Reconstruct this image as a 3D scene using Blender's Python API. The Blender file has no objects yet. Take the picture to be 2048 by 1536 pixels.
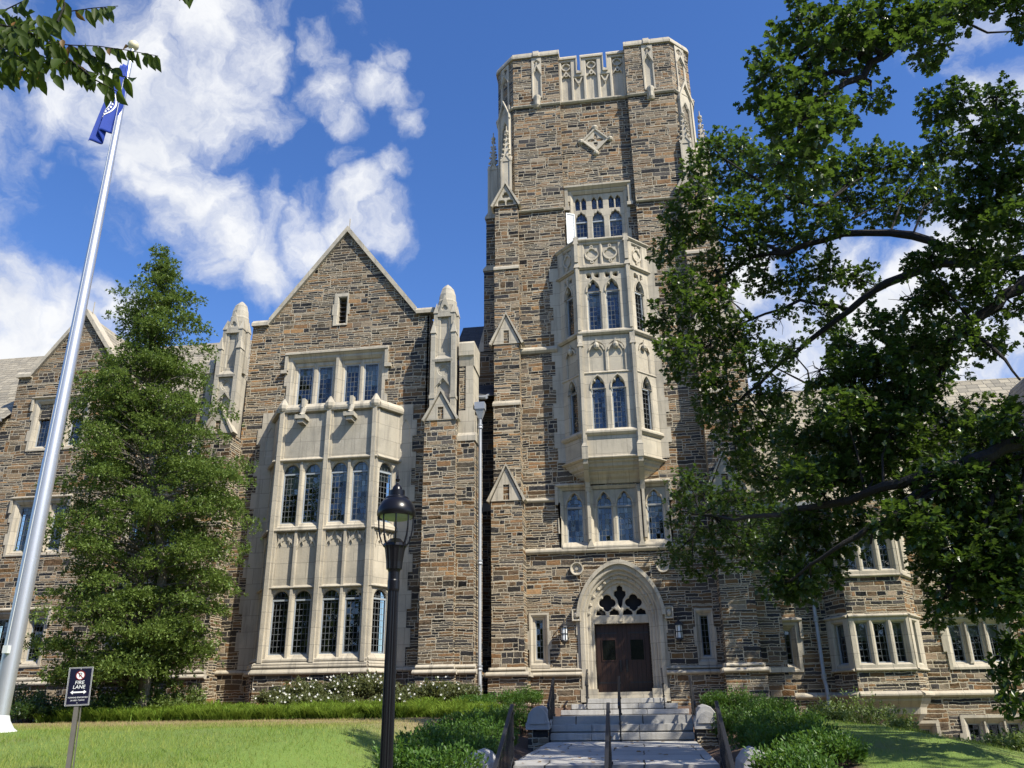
import bpy, math, random
import numpy as np
from mathutils import Matrix, Vector
from mathutils.geometry import tessellate_polygon
random.seed(7); RNG = np.random.default_rng(11)
S = bpy.context.scene; COL = S.collection
PI = math.pi; sin = math.sin; cos = math.cos

# ---------------------------------------------------------------- camera
YAW, PITCH, ROLL = math.radians(8.14996), math.radians(21.66989), math.radians(-0.73199)
FPX, EYE = 1670.0, 1.6
_f = Vector((-sin(YAW)*cos(PITCH), cos(YAW)*cos(PITCH), sin(PITCH)))
_r = Vector((cos(YAW), sin(YAW), 0)); _u = _r.cross(_f)
_r, _u = cos(ROLL)*_r + sin(ROLL)*_u, -sin(ROLL)*_r + cos(ROLL)*_u
cam = bpy.data.cameras.new('camera'); co = bpy.data.objects.new('camera', cam); COL.objects.link(co)
cam.sensor_fit = 'HORIZONTAL'; cam.sensor_width = 36.0; cam.lens = FPX/2048*36
cam.clip_start = 0.05; cam.clip_end = 3000
mw = Matrix((_r, _u, -_f)).transposed().to_4x4(); mw.translation = (0, 0, EYE); co.matrix_world = mw
S.camera = co
def at(px, py, Y):
    """point of the plane y = Y seen at photo pixel (px, py)"""
    d = _r*((px-1024)/FPX) + _u*(-(py-768)/FPX) + _f
    t = Y/d.y
    return Vector((d.x*t, Y, EYE + d.z*t))
def direction(px, py):
    return (_r*((px-1024)/FPX) + _u*(-(py-768)/FPX) + _f).normalized()

# ---------------------------------------------------------------- light
S.view_settings.view_transform = 'Standard'; S.view_settings.look = 'None'
S.view_settings.exposure = 0.55; S.view_settings.gamma = 1.0
SUNV = Vector((0.57, -0.37, 0.735)).normalized()
sl = bpy.data.lights.new('sun', 'SUN'); sl.energy = 5.0; sl.angle = math.radians(0.5); sl.color = (1.0, 0.94, 0.82)
so = bpy.data.objects.new('sun', sl); COL.objects.link(so); so.location = (30, -20, 50)
so.rotation_euler = SUNV.to_track_quat('Z', 'Y').to_euler()
S.cycles.max_bounces = 6; S.cycles.diffuse_bounces = 3; S.cycles.glossy_bounces = 3
S.cycles.transmission_bounces = 4; S.cycles.transparent_max_bounces = 8
S.cycles.use_denoising = True

class NT:
    """short hand for building node trees"""
    def __init__(s, tree): s.t = tree; s.n = tree.nodes; s.l = tree.links
    def node(s, typ, **kw):
        n = s.n.new(typ)
        for k, v in kw.items(): setattr(n, k, v)
        return n
    def put(s, sock, v):
        if isinstance(v, bpy.types.NodeSocket): s.l.new(v, sock)
        elif v is not None:
            try: sock.default_value = v
            except Exception: sock.default_value = (v[0], v[1], v[2], 1.0)
    def math(s, op, a, b=None, c=None, clamp=False):
        n = s.node('ShaderNodeMath', operation=op, use_clamp=clamp)
        s.put(n.inputs[0], a)
        if b is not None: s.put(n.inputs[1], b)
        if c is not None: s.put(n.inputs[2], c)
        return n.outputs[0]
    def vmath(s, op, a, b=None, out=0):
        n = s.node('ShaderNodeVectorMath', operation=op)
        s.put(n.inputs[0], a)
        if b is not None: s.put(n.inputs[1], b)
        return n.outputs[out]
    def scale(s, a, k):
        n = s.node('ShaderNodeVectorMath', operation='SCALE'); s.put(n.inputs[0], a); s.put(n.inputs['Scale'], k); return n.outputs[0]
    def mix(s, f, a, b, mode='MIX'):
        n = s.node('ShaderNodeMix', data_type='RGBA', blend_type=mode)
        s.put(n.inputs[0], f); s.put(n.inputs[6], col4(a)); s.put(n.inputs[7], col4(b)); return n.outputs[2]
    def fmix(s, f, a, b):
        n = s.node('ShaderNodeMix', data_type='FLOAT'); s.put(n.inputs[0], f); s.put(n.inputs[2], a); s.put(n.inputs[3], b); return n.outputs[0]
    def step(s, v, a, b, lo=0.0, hi=1.0, smooth=True):
        n = s.node('ShaderNodeMapRange', interpolation_type='SMOOTHSTEP' if smooth else 'LINEAR')
        s.put(n.inputs[0], v); n.inputs[1].default_value = a; n.inputs[2].default_value = b
        n.inputs[3].default_value = lo; n.inputs[4].default_value = hi; return n.outputs[0]
    def noise(s, vec, scale, detail=3, rough=0.55, dist=0.0, out='Fac'):
        n = s.node('ShaderNodeTexNoise'); s.put(n.inputs['Vector'], vec); n.inputs['Scale'].default_value = scale
        n.inputs['Detail'].default_value = detail; n.inputs['Roughness'].default_value = rough
        n.inputs['Distortion'].default_value = dist; return n.outputs[out]
    def comb(s, x, y, z):
        n = s.node('ShaderNodeCombineXYZ'); s.put(n.inputs[0], x); s.put(n.inputs[1], y); s.put(n.inputs[2], z); return n.outputs[0]
    def sep(s, v):
        n = s.node('ShaderNodeSeparateXYZ'); s.put(n.inputs[0], v); return n.outputs
    def ramp(s, f, stops, interp='LINEAR'):
        n = s.node('ShaderNodeValToRGB'); e = n.color_ramp; e.interpolation = interp
        while len(e.elements) < len(stops): e.elements.new(0.5)
        for el, (p, c) in zip(e.elements, stops): el.position = p; el.color = col4(c)
        s.put(n.inputs[0], f); return n.outputs[0]
    def white(s, v, dim='1D'):
        n = s.node('ShaderNodeTexWhiteNoise', noise_dimensions=dim)
        s.put(n.inputs['W' if dim == '1D' else 'Vector'], v); return n.outputs
    def vor1(s, w, seed=1.0, edge=False):
        n = s.node('ShaderNodeTexVoronoi', voronoi_dimensions='1D', feature='DISTANCE_TO_EDGE' if edge else 'F1')
        s.put(n.inputs['W'], w); n.inputs['Scale'].default_value = 1.0; n.inputs['Randomness'].default_value = seed
        return n.outputs['Distance'] if edge else n.outputs['Color']
def col4(c):
    if isinstance(c, bpy.types.NodeSocket): return c
    return (c[0], c[1], c[2], 1.0) if len(c) == 3 else c

# ---------------------------------------------------------------- sky: Nishita blue with broken cumulus painted by direction
W = bpy.data.worlds.new('World'); S.world = W; W.use_nodes = True
k = NT(W.node_tree); k.n.clear()
sky = k.node('ShaderNodeTexSky', sky_type='NISHITA'); sky.sun_disc = False
sky.sun_elevation = math.asin(SUNV.z); sky.sun_rotation = math.atan2(SUNV.x, SUNV.y)
sky.altitude = 150; sky.air_density = 1.0; sky.dust_density = 0.4; sky.ozone_density = 2.5
tc = k.node('ShaderNodeTexCoord').outputs['Generated']
CLOUDS = [  # photo pixel, angular radius in pixels, weight
 (60,90,120,.55),(140,200,110,.75),(230,60,100,.6),(300,150,130,.9),(400,60,120,.85),(420,190,130,1),(330,280,120,1),(480,120,90,.8),
 (500,230,90,.75),(250,230,110,.8),(380,370,120,1),(300,350,90,.8),(270,430,70,.6),(430,440,110,1),(530,420,90,.85),(500,510,110,1),(600,470,110,1),
 (560,560,80,.8),(690,480,90,.95),(740,420,90,.95),(800,350,70,.8),(790,470,80,.85),(830,500,50,.55),(690,340,55,.6),(700,620,90,.25),
 (620,100,60,.7),(640,190,80,.85),(680,250,60,.8),(690,30,60,.6),(740,170,80,.85),(760,110,60,.6),(790,80,45,.75),(850,250,55,.7),(800,210,60,.6),(560,160,60,.4),(520,20,50,.6),
 (20,620,130,1),(120,640,120,1),(220,610,90,.9),(60,720,140,1),(250,680,90,.8),(450,655,45,.6),(180,325,35,.45),(125,340,25,.4),
 (1480,600,110,1),(1560,720,150,1),(1700,520,110,.9),(1740,640,150,1),(1850,560,140,1),(1980,520,150,1),(1900,720,170,1),(2040,640,160,1),(1640,760,120,1),
 (1990,200,90,.9),(2040,160,70,.8),(1930,140,60,.6),(1840,100,80,.75),(1790,130,50,.6),(1900,60,90,.75),(1960,20,80,.7),(1400,740,120,.8),
 (2300,300,300,.8),(-300,300,300,.8),(1000,-500,300,.7),(2400,800,300,.9),(300,-400,260,.8)]
field = None
wv = k.vmath('ADD', k.scale(k.vmath('SUBTRACT', k.noise(tc, 4.0, 4, .6, out='Color'), (.5,.5,.5)), .16), k.scale(k.vmath('SUBTRACT', k.noise(tc, 13.0, 5, .6, out='Color'), (.5,.5,.5)), .075))
tw = k.vmath('NORMALIZE', k.vmath('ADD', tc, wv))
for px, py, r, w_ in CLOUDS:
    d = direction(px, py); ca = cos(math.atan(r*1.12/FPX))
    dt = k.vmath('DOT_PRODUCT', tw, (d.x, d.y, d.z), out=1)
    m = k.step(dt, ca, 1.0, 0.0, w_, smooth=False)
    field = m if field is None else k.math('MAXIMUM', field, m)
zz = k.sep(tc)[2]
back = k.step(k.sep(tc)[1], -0.05, -0.45, 0.0, 0.36)       # loose cloud behind the viewer, seen only in the glass
field = k.math('MAXIMUM', field, back)
nb = k.noise(tw, 6.0, 8, 0.6, 0.2); nf = k.noise(tw, 22.0, 7, 0.65, 0.2)
dens = k.math('ADD', field, k.math('ADD', k.math('MULTIPLY', k.math('SUBTRACT', nb, 0.5), 1.25), k.math('MULTIPLY', k.math('SUBTRACT', nf, 0.5), 0.85)))
mask = k.math('MULTIPLY', k.step(dens, 0.32, 1.06), k.step(field, 0.0, 0.15))
haze = k.step(zz, 0.0, 0.25, 0.5, 0.0)
skyc = k.node('ShaderNodeHueSaturation'); skyc.inputs['Hue'].default_value = 0.512; skyc.inputs['Saturation'].default_value = 1.25; skyc.inputs['Value'].default_value = 1.55
k.put(skyc.inputs['Color'], sky.outputs[0])
cl_in = k.noise(tw, 7.0, 6, 0.6)
white_ = k.ramp(k.math('ADD', k.math('MULTIPLY', cl_in, 0.8), k.math('MULTIPLY', dens, 0.25)), [(0.40, (4.6, 5.0, 6.0)), (0.66, (7.2, 7.3, 7.5))])
c1 = k.mix(haze, skyc.outputs[0], (3.4, 4.2, 5.6))
c2 = k.mix(mask, c1, white_)
bg = k.node('ShaderNodeBackground'); bg.inputs['Strength'].default_value = 0.092; k.put(bg.inputs['Color'], c2)
k.l.new(bg.outputs[0], k.node('ShaderNodeOutputWorld').inputs[0])

# ---------------------------------------------------------------- materials
def mat(name):
    m = bpy.data.materials.new(name); m.use_nodes = True
    k = NT(m.node_tree); k.n.clear()
    o = k.node('ShaderNodeOutputMaterial'); b = k.node('ShaderNodeBsdfPrincipled'); k.l.new(b.outputs[0], o.inputs[0])
    return m, k, b, o
def bump(k, b, h, strength, dist):
    n = k.node('ShaderNodeBump'); n.inputs['Strength'].default_value = strength; n.inputs['Distance'].default_value = dist
    k.put(n.inputs['Height'], h); k.l.new(n.outputs[0], b.inputs['Normal']); return n
def wallcoords(k):
    """u along the wall, v = height, from world position and face normal"""
    g = k.node('ShaderNodeNewGeometry'); p = g.outputs['Position']; n = k.sep(g.outputs['True Normal'])
    ln = k.math('SQRT', k.math('ADD', k.math('ADD', k.math('MULTIPLY', n[0], n[0]), k.math('MULTIPLY', n[1], n[1])), 1e-4))
    ps = k.sep(p)
    u = k.math('DIVIDE', k.math('SUBTRACT', k.math('MULTIPLY', ps[1], n[0]), k.math('MULTIPLY', ps[0], n[1])), ln)
    return u, ps[2], p, g
def simple(name, c, rough=0.6, metal=0.0, var=0.15, nscale=6.0, bmp=0.0, spec=0.5):
    m, k, b, o = mat(name)
    p = k.node('ShaderNodeNewGeometry').outputs['Position']
    n = k.noise(p, nscale, 5, 0.6)
    k.put(b.inputs['Base Color'], k.mix(n, tuple(x*(1-var) for x in c), tuple(min(1, x*(1+var)) for x in c)))
    b.inputs['Roughness'].default_value = rough; b.inputs['Metallic'].default_value = metal; b.inputs['Specular IOR Level'].default_value = spec
    if bmp: bump(k, b, k.noise(p, nscale*6, 4), bmp, 0.01)
    return m

def rubble(name, hue_shift=0.0):
    m, k, b, o = mat(name)
    u, v, p, g = wallcoords(k)
    wob = k.noise(p, 1.6, 3); wob2 = k.noise(p, 9.0, 2)
    v1 = k.math('ADD', v, k.math('ADD', k.math('MULTIPLY', k.math('SUBTRACT', wob, .5), .11), k.math('MULTIPLY', k.math('SUBTRACT', wob2, .5), .036)))
    u1 = k.math('ADD', u, k.math('MULTIPLY', k.math('SUBTRACT', wob2, .5), .05))
    H, Lw = 0.52, 1.15
    # tall courses, then blocks along each of them, then thin beds inside each block, then single stones
    cr = k.math('DIVIDE', v1, H); rc = k.white(k.sep(k.vor1(cr, 0.75))[0])[0]
    e0 = k.math('MULTIPLY', k.vor1(cr, 0.75, True), H)
    ub = k.math('DIVIDE', k.math('ADD', u1, k.math('MULTIPLY', rc, 60.0)), Lw); bid = k.sep(k.vor1(ub, 0.95))
    e1 = k.math('MULTIPLY', k.vor1(ub, 0.95, True), Lw)
    bseed = k.math('ADD', k.math('MULTIPLY', bid[0], 37.0), k.math('MULTIPLY', rc, 91.0))
    hb = k.math('MULTIPLY_ADD', k.math('POWER', k.white(bseed)[0], 1.6), 0.13, 0.078)
    vs = k.math('ADD', k.math('DIVIDE', v1, hb), k.math('MULTIPLY', bseed, 3.7))
    e2 = k.math('MULTIPLY', k.vor1(vs, 0.9, True), hb); rid = k.sep(k.vor1(vs, 0.9))[1]
    rs = k.math('ADD', bseed, k.math('MULTIPLY', rid, 53.0))
    ls = k.math('MULTIPLY_ADD', k.white(rs)[0], 0.62, 0.24)
    us = k.math('ADD', k.math('DIVIDE', u1, ls), k.math('MULTIPLY', rs, 7.3))
    e3 = k.math('MULTIPLY', k.vor1(us, 0.9, True), ls); sid = k.sep(k.vor1(us, 0.9))
    # beds never run past a block, blocks never past a course
    edge = k.math('MINIMUM', k.math('MINIMUM', e0, e1), k.math('MINIMUM', e2, e3))
    seed = k.math('ADD', k.math('MULTIPLY', rs, 1.7), k.math('MULTIPLY', sid[2], 29.0))
    rn = k.white(seed); rv = k.sep(rn[1])
    ragged = k.math('ADD', edge, k.math('MULTIPLY', k.math('SUBTRACT', k.noise(p, 22, 4), .5), .022))
    stone = k.step(ragged, 0.007, 0.019)
    colr = k.ramp(rn[0], [(0.0, (.026,.029,.035)), (.18, (.040,.044,.050)), (.30, (.085,.086,.086)), (.40, (.150,.128,.090)), (.52, (.180,.110,.050)),
                          (.64, (.290,.150,.052)), (.72, (.125,.095,.066)), (.80, (.360,.205,.078)), (.87, (.300,.275,.225)), (.94, (.215,.175,.120)), (1.0, (.056,.054,.054))])
    grain = k.noise(k.comb(k.math('MULTIPLY', u, 1.0), k.math('MULTIPLY', v, 4.5), k.math('MULTIPLY', seed, .3)), 9.0, 5, .65)
    colr = k.mix(k.step(grain, .3, .75, 0.0, .55), colr, k.mix(rv[0], (.05,.055,.065), (.24,.17,.10)))
    colr = k.mix(k.step(k.noise(k.comb(k.math('MULTIPLY', u, 3.0), k.math('MULTIPLY', v, 20.0), seed), 1.0, 4, .7), .52, .74, 0, .55), colr, (.03,.03,.034))
    colr = k.mix(k.step(k.noise(p, 16, 4, .7), .56, .76, 0, .5), colr, (.30,.26,.20))
    mortar = k.mix(k.noise(p, 3.0, 4), (.43,.365,.262), (.60,.52,.378))
    stain = k.step(k.noise(p, .33, 4), .42, .72, 0.0, .45)
    mortar = k.mix(stain, mortar, (.25,.215,.155))
    patina = k.step(k.noise(p, .22, 4, .6), .40, .68)
    colr = k.mix(k.math('MULTIPLY', patina, .38), colr, k.mix(.5, (0, 0, 0), (.10, .075, .05)))
    colr = k.mix(1.0, colr, (.87,.81,.73), 'MULTIPLY')
    k.put(b.inputs['Base Color'], k.mix(stone, mortar, colr))
    b.inputs['Roughness'].default_value = .82; b.inputs['Specular IOR Level'].default_value = .35
    # rock face: every stone leans its own way, its surface is split and ledged
    v3 = lambda x: k.vmath('SUBTRACT', x, (.5,.5,.5))
    strat = k.noise(k.comb(k.math('MULTIPLY', u, 2.2), k.math('MULTIPLY', v, 17.0), k.math('MULTIPLY', seed, .7)), 1.0, 3, .6)
    pert = k.vmath('ADD', k.scale(v3(rn[1]), .85), k.scale(v3(k.noise(p, 11, 3, .6, out='Color')), 1.25))
    pert = k.vmath('ADD', pert, k.comb(0, 0, k.math('MULTIPLY', k.math('SUBTRACT', strat, .47), 1.7)))
    pert = k.scale(pert, k.math('MULTIPLY_ADD', stone, .72, .12))
    nrm = k.vmath('NORMALIZE', k.vmath('ADD', g.outputs['Normal'], pert))
    bn = k.node('ShaderNodeBump'); bn.inputs['Strength'].default_value = .8; bn.inputs['Distance'].default_value = .05
    k.put(bn.inputs['Height'], k.math('ADD', stone, k.math('MULTIPLY', k.noise(p, 22, 4, .65), .6))); k.put(bn.inputs['Normal'], nrm)
    k.l.new(bn.outputs[0], b.inputs['Normal'])
    return m

def limestone(name, c1=(.44,.388,.298), c2=(.56,.50,.39), dark=(.15,.14,.118), joints=True, stain=.66):
    m, k, b, o = mat(name)
    u, v, p, g = wallcoords(k)
    base = k.mix(k.noise(p, 1.3, 5), c1, c2)
    hor = k.math('MULTIPLY', k.math('FLOOR', k.math('DIVIDE', v, .52)), 1.0)
    if joints:
        br = k.node('ShaderNodeTexBrick'); k.put(br.inputs['Vector'], k.comb(u, v, 0)); br.inputs['Scale'].default_value = 1.0
        br.inputs['Brick Width'].default_value = 1.15; br.inputs['Row Height'].default_value = .56; br.inputs['Mortar Size'].default_value = .007
        br.inputs['Color1'].default_value = (0,0,0,1); br.inputs['Color2'].default_value = (1,1,1,1); br.inputs['Mortar'].default_value = (.5,.5,.5,1)
        tone = k.math('MULTIPLY', k.sep(br.outputs['Color'])[0], .55)
        base = k.mix(tone, base, tuple(x*.80 for x in c1))
        base = k.mix(k.math('MULTIPLY', br.outputs['Fac'], .8), base, dark)
    drip = k.noise(k.comb(k.math('MULTIPLY', u, 5.0), k.math('MULTIPLY', v, .45), k.sep(p)[1]), 1.0, 5, .6)
    base = k.mix(k.step(drip, .47, .78, 0.0, stain), base, dark)
    base = k.mix(k.step(k.noise(p, 4.5, 6, .7), .48, .75, 0.0, stain*.45), base, (.30,.27,.21))
    mott = k.step(k.noise(p, .8, 6, .65), .47, .70, 0.0, stain*.75)
    base = k.mix(mott, base, (.25,.23,.19))
    k.put(b.inputs['Base Color'], base)
    b.inputs['Roughness'].default_value = .85; b.inputs['Specular IOR Level'].default_value = .3
    bump(k, b, k.math('ADD', k.noise(p, 18, 5, .6), k.noise(p, 2.5, 3)), .35, .02)
    return m

def slates(name, c1, c2, c3, row=.30):
    m, k, b, o = mat(name)
    u, v, p, g = wallcoords(k)
    nz = k.sep(g.outputs['True Normal'])
    sl_ = k.math('SQRT', k.math('MAXIMUM', k.math('SUBTRACT', 1.0, k.math('MULTIPLY', nz[2], nz[2])), .02))
    s = k.math('DIVIDE', v, sl_)
    rid = k.math('FLOOR', k.math('DIVIDE', s, row)); fr = k.math('FRACT', k.math('DIVIDE', s, row))
    rr = k.white(rid)[0]
    uu = k.math('ADD', k.math('DIVIDE', u, .42), k.math('MULTIPLY', rr, 13.0))
    cid = k.vor1(uu, .8); ce = k.vor1(uu, .8, True)
    rn = k.white(k.math('ADD', k.math('MULTIPLY', k.sep(cid)[0], 71.0), k.math('MULTIPLY', rr, 17.0)))[0]
    c = k.ramp(rn, [(0, c1), (.5, c2), (1, c3)])
    low = k.math('MULTIPLY', k.step(fr, .0, .24, 1.0, 0.0), .9)
    gap = k.math('MAXIMUM', low, k.step(ce, .01, .05, .7, 0.0))
    c = k.mix(gap, c, (.04,.038,.034))
    k.put(b.inputs['Base Color'], k.mix(k.math('MULTIPLY', k.noise(p, 7, 5), .5), c, tuple(x*.6 for x in c2)))
    b.inputs['Roughness'].default_value = .75
    bump(k, b, k.math('SUBTRACT', k.math('ADD', k.math('MULTIPLY', rn, .5), k.noise(p, 20, 3)), k.math('ADD', fr, gap)), .9, .03)
    return m

def glass(name):
    m, k, b, o = mat(name)
    k.n.remove(b)
    u, v, p, g = wallcoords(k)
    a, c = k.math('DIVIDE', u, .142), k.math('DIVIDE', v, .205)
    fa, fc = k.math('FRACT', a), k.math('FRACT', c)
    ea = k.math('MULTIPLY', k.math('MINIMUM', fa, k.math('SUBTRACT', 1.0, fa)), .142); ec = k.math('MULTIPLY', k.math('MINIMUM', fc, k.math('SUBTRACT', 1.0, fc)), .205)
    lead = k.step(k.math('MINIMUM', ea, ec), .007, .011, 1.0, 0.0)
    rnd = k.white(k.comb(k.math('FLOOR', a), k.math('FLOOR', c), k.math('FLOOR', k.sep(p)[1])), '3D')[1]
    nrm = k.vmath('NORMALIZE', k.vmath('ADD', g.outputs['Normal'], k.scale(k.vmath('ADD', k.vmath('SUBTRACT', rnd, (.5,.5,.5)), k.scale(k.vmath('SUBTRACT', k.noise(p, 9, 2, out='Color'), (.5,.5,.5)), .25)), .085)))
    gl = k.node('ShaderNodeBsdfGlossy'); gl.inputs['Roughness'].default_value = .02; k.put(gl.inputs['Normal'], nrm); gl.inputs['Color'].default_value = (.95,.97,1,1)
    tr = k.node('ShaderNodeBsdfTransparent'); tr.inputs['Color'].default_value = (.72,.78,.76,1)
    fres = k.node('ShaderNodeFresnel'); fres.inputs['IOR'].default_value = 1.6
    ms = k.node('ShaderNodeMixShader'); k.put(ms.inputs[0], k.math('ADD', fres.outputs[0], k.math('MULTIPLY', k.sep(rnd)[0], .06))); k.l.new(tr.outputs[0], ms.inputs[1]); k.l.new(gl.outputs[0], ms.inputs[2])
    ld = k.node('ShaderNodeBsdfDiffuse'); ld.inputs['Color'].default_value = (.13,.14,.145,1)
    m2 = k.node('ShaderNodeMixShader'); k.put(m2.inputs[0], lead); k.l.new(ms.outputs[0], m2.inputs[1]); k.l.new(ld.outputs[0], m2.inputs[2])
    k.l.new(m2.outputs[0], o.inputs[0])
    return m

def foliage(name, cols, rough=.45, trans=.35, tcol=(.10,.17,.02), spec=.5, big=.35):
    """leaves: colour differs leaf by leaf and softly branch by branch"""
    m, k, b, o = mat(name)
    g = k.node('ShaderNodeNewGeometry'); p = g.outputs['Position']
    c = k.ramp(g.outputs['Random Per Island'], [(i/(len(cols)-1), x) for i, x in enumerate(cols)])
    c = k.mix(k.step(k.noise(p, big, 3), .35, .7, 0.0, .5), c, tuple(x*1.35 for x in cols[-1]))
    k.put(b.inputs['Base Color'], c); b.inputs['Roughness'].default_value = rough; b.inputs['Specular IOR Level'].default_value = spec
    t = k.node('ShaderNodeBsdfTranslucent'); t.inputs['Color'].default_value = (*tcol, 1)
    ms = k.node('ShaderNodeMixShader'); ms.inputs[0].default_value = trans
    k.l.new(b.outputs[0], ms.inputs[1]); k.l.new(t.outputs[0], ms.inputs[2]); k.l.new(ms.outputs[0], o.inputs[0])
    return m

def bark(name, c1, c2):
    m, k, b, o = mat(name)
    p = k.node('ShaderNodeNewGeometry').outputs['Position']; s = k.sep(p)
    n = k.noise(k.comb(k.math('MULTIPLY', s[0], 4), k.math('MULTIPLY', s[1], 4), s[2]), 6, 6, .65)
    k.put(b.inputs['Base Color'], k.mix(n, c1, c2)); b.inputs['Roughness'].default_value = .9
    bump(k, b, n, .9, .04); return m

M = {}
M['rubble'] = rubble('rubble_stone')
M['lime'] = limestone('carved_limestone')
M['lime_grey'] = limestone('weathered_limestone', (.40,.36,.285), (.50,.455,.365), stain=.75)
M['carve'] = limestone('carved_ornament', joints=False, stain=.62)
M['slate_tan'] = slates('sunny_slate', (.26,.225,.16), (.38,.335,.245), (.19,.17,.13))
M['slate_shade_tint'] = slates('shade_tinted_slate', (.05,.052,.055), (.08,.08,.08), (.035,.037,.04), .22)  # same slate as the tan roofs, with the tower's shade put into its colour
M['glass'] = glass('leaded_glass')
M['casement'] = simple('painted_casement', (.30,.33,.35), .5)
M['white_sash'] = simple('white_sash', (.62,.64,.62), .5)
M['blind'] = simple('roller_blind', (.50,.48,.41), .8)
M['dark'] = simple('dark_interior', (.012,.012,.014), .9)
M['louver'] = simple('louver_wood', (.10,.085,.07), .8)
M['iron'] = simple('black_iron', (.022,.023,.026), .38, .2, .2, 20, .1)
M['lamp_black'] = simple('lamp_black_paint', (.006,.0055,.0065), .30, .0, .2, 8, .03, .35)
M['lead'] = simple('lead_pipe', (.33,.345,.36), .5, .4, .2, 5)
M['alu'] = simple('brushed_aluminium', (.62,.62,.63), .38, .75, .06, 3)
M['gold'] = simple('pale_gold_ball', (.74,.66,.42), .4, .1)
M['door_glass'] = simple('dark_door_glass', (.006,.007,.006), .12)
M['frost'] = simple('pale_glass', (.50,.52,.52), .35)
M['flag'] = simple('blue_flag_cloth', (.006,.040,.30), .75, 0, .12, 4)
M['white'] = simple('white_print', (.80,.80,.78), .6)
M['navy'] = simple('navy_sign_face', (.006,.006,.022), .35)
M['red'] = simple('red_print', (.22,.012,.012), .5)
M['post'] = simple('galvanised_post', (.17,.155,.135), .5, .3, .3, 10, .1)
M['lamp_white'] = simple('frosted_lamp', (.70,.72,.70), .4)
M['copper'] = simple('green_lens', (.25,.36,.20), .4)
M['blossom'] = simple('white_petal', (.82,.80,.70), .6)
M['granite'] = limestone('grey_granite', (.37,.36,.335), (.49,.475,.445), (.10,.095,.085), joints=False, stain=.55)
M['cap'] = limestone('grey_cap_stone', (.38,.375,.365), (.48,.47,.455), (.18,.175,.165), joints=False, stain=.4)
M['oak_bark'] = bark('oak_bark', (.009,.0075,.006), (.032,.027,.022))
M['holly_bark'] = bark('pale_bark', (.10,.085,.065), (.24,.21,.165))
M['oak'] = foliage('oak_leaves', [(.018,.040,.009), (.034,.066,.014), (.058,.098,.020), (.025,.050,.011)], .34, .32, (.13,.22,.025), .5)
M['holly'] = foliage('holly_leaves', [(.078,.130,.026), (.125,.185,.040), (.185,.235,.060), (.100,.155,.032)], .42, .30, (.18,.26,.05), .35)
M['shrub'] = foliage('shrub_leaves', [(.036,.088,.012), (.060,.130,.020), (.095,.180,.030), (.048,.105,.016)], .42, .34, (.16,.28,.03), .3)
M['rose'] = foliage('rose_leaves', [(.060,.085,.026), (.095,.120,.038), (.130,.145,.055), (.075,.080,.030)], .5, .32, (.18,.20,.05), .3)
M['strap'] = foliage('strap_leaves', [(.080,.150,.016), (.140,.220,.028), (.210,.285,.045), (.11,.19,.022)], .5, .38, (.26,.36,.05), .15)
M['light_leaf'] = foliage('light_leaves', [(.070,.115,.025), (.105,.155,.035), (.135,.185,.045)], .45, .35, (.20,.26,.05))
M['cherry'] = foliage('broad_leaves', [(.032,.058,.008), (.055,.085,.012), (.042,.070,.010)], .5, .48, (.15,.22,.02), .2)
M['dry_blade'] = foliage('dry_grass', [(.34,.25,.12), (.42,.32,.17), (.30,.27,.11)], .7, .3, (.40,.30,.15), .1)
M['cherry_old'] = foliage('turning_leaves', [(.22,.13,.02), (.26,.11,.025), (.16,.10,.03)], .5, .4, (.35,.20,.03))
M['blade'] = foliage('grass_blades', [(.120,.205,.024), (.170,.260,.036), (.235,.310,.055), (.34,.34,.11)], .6, .36, (.24,.33,.05), .1, big=.55)

def wood():
    m, k, b, o = mat('oak_door_wood')
    u, v, p, g = wallcoords(k)
    pl = k.math('FRACT', k.math('DIVIDE', u, .155)); gap = k.step(k.math('MINIMUM', pl, k.math('SUBTRACT', 1.0, pl)), .03, .07, 1.0, 0.0)
    n = k.noise(k.comb(k.math('MULTIPLY', u, 14), k.math('MULTIPLY', v, .9), 0), 3, 5)
    k.put(b.inputs['Base Color'], k.mix(gap, k.mix(n, (.016,.006,.0025), (.040,.0150,.0055)), (.006,.004,.003)))
    b.inputs['Roughness'].default_value = .45
    bump(k, b, k.math('SUBTRACT', k.math('MULTIPLY', n, .3), gap), .6, .015); return m
M['wood'] = wood()

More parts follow.
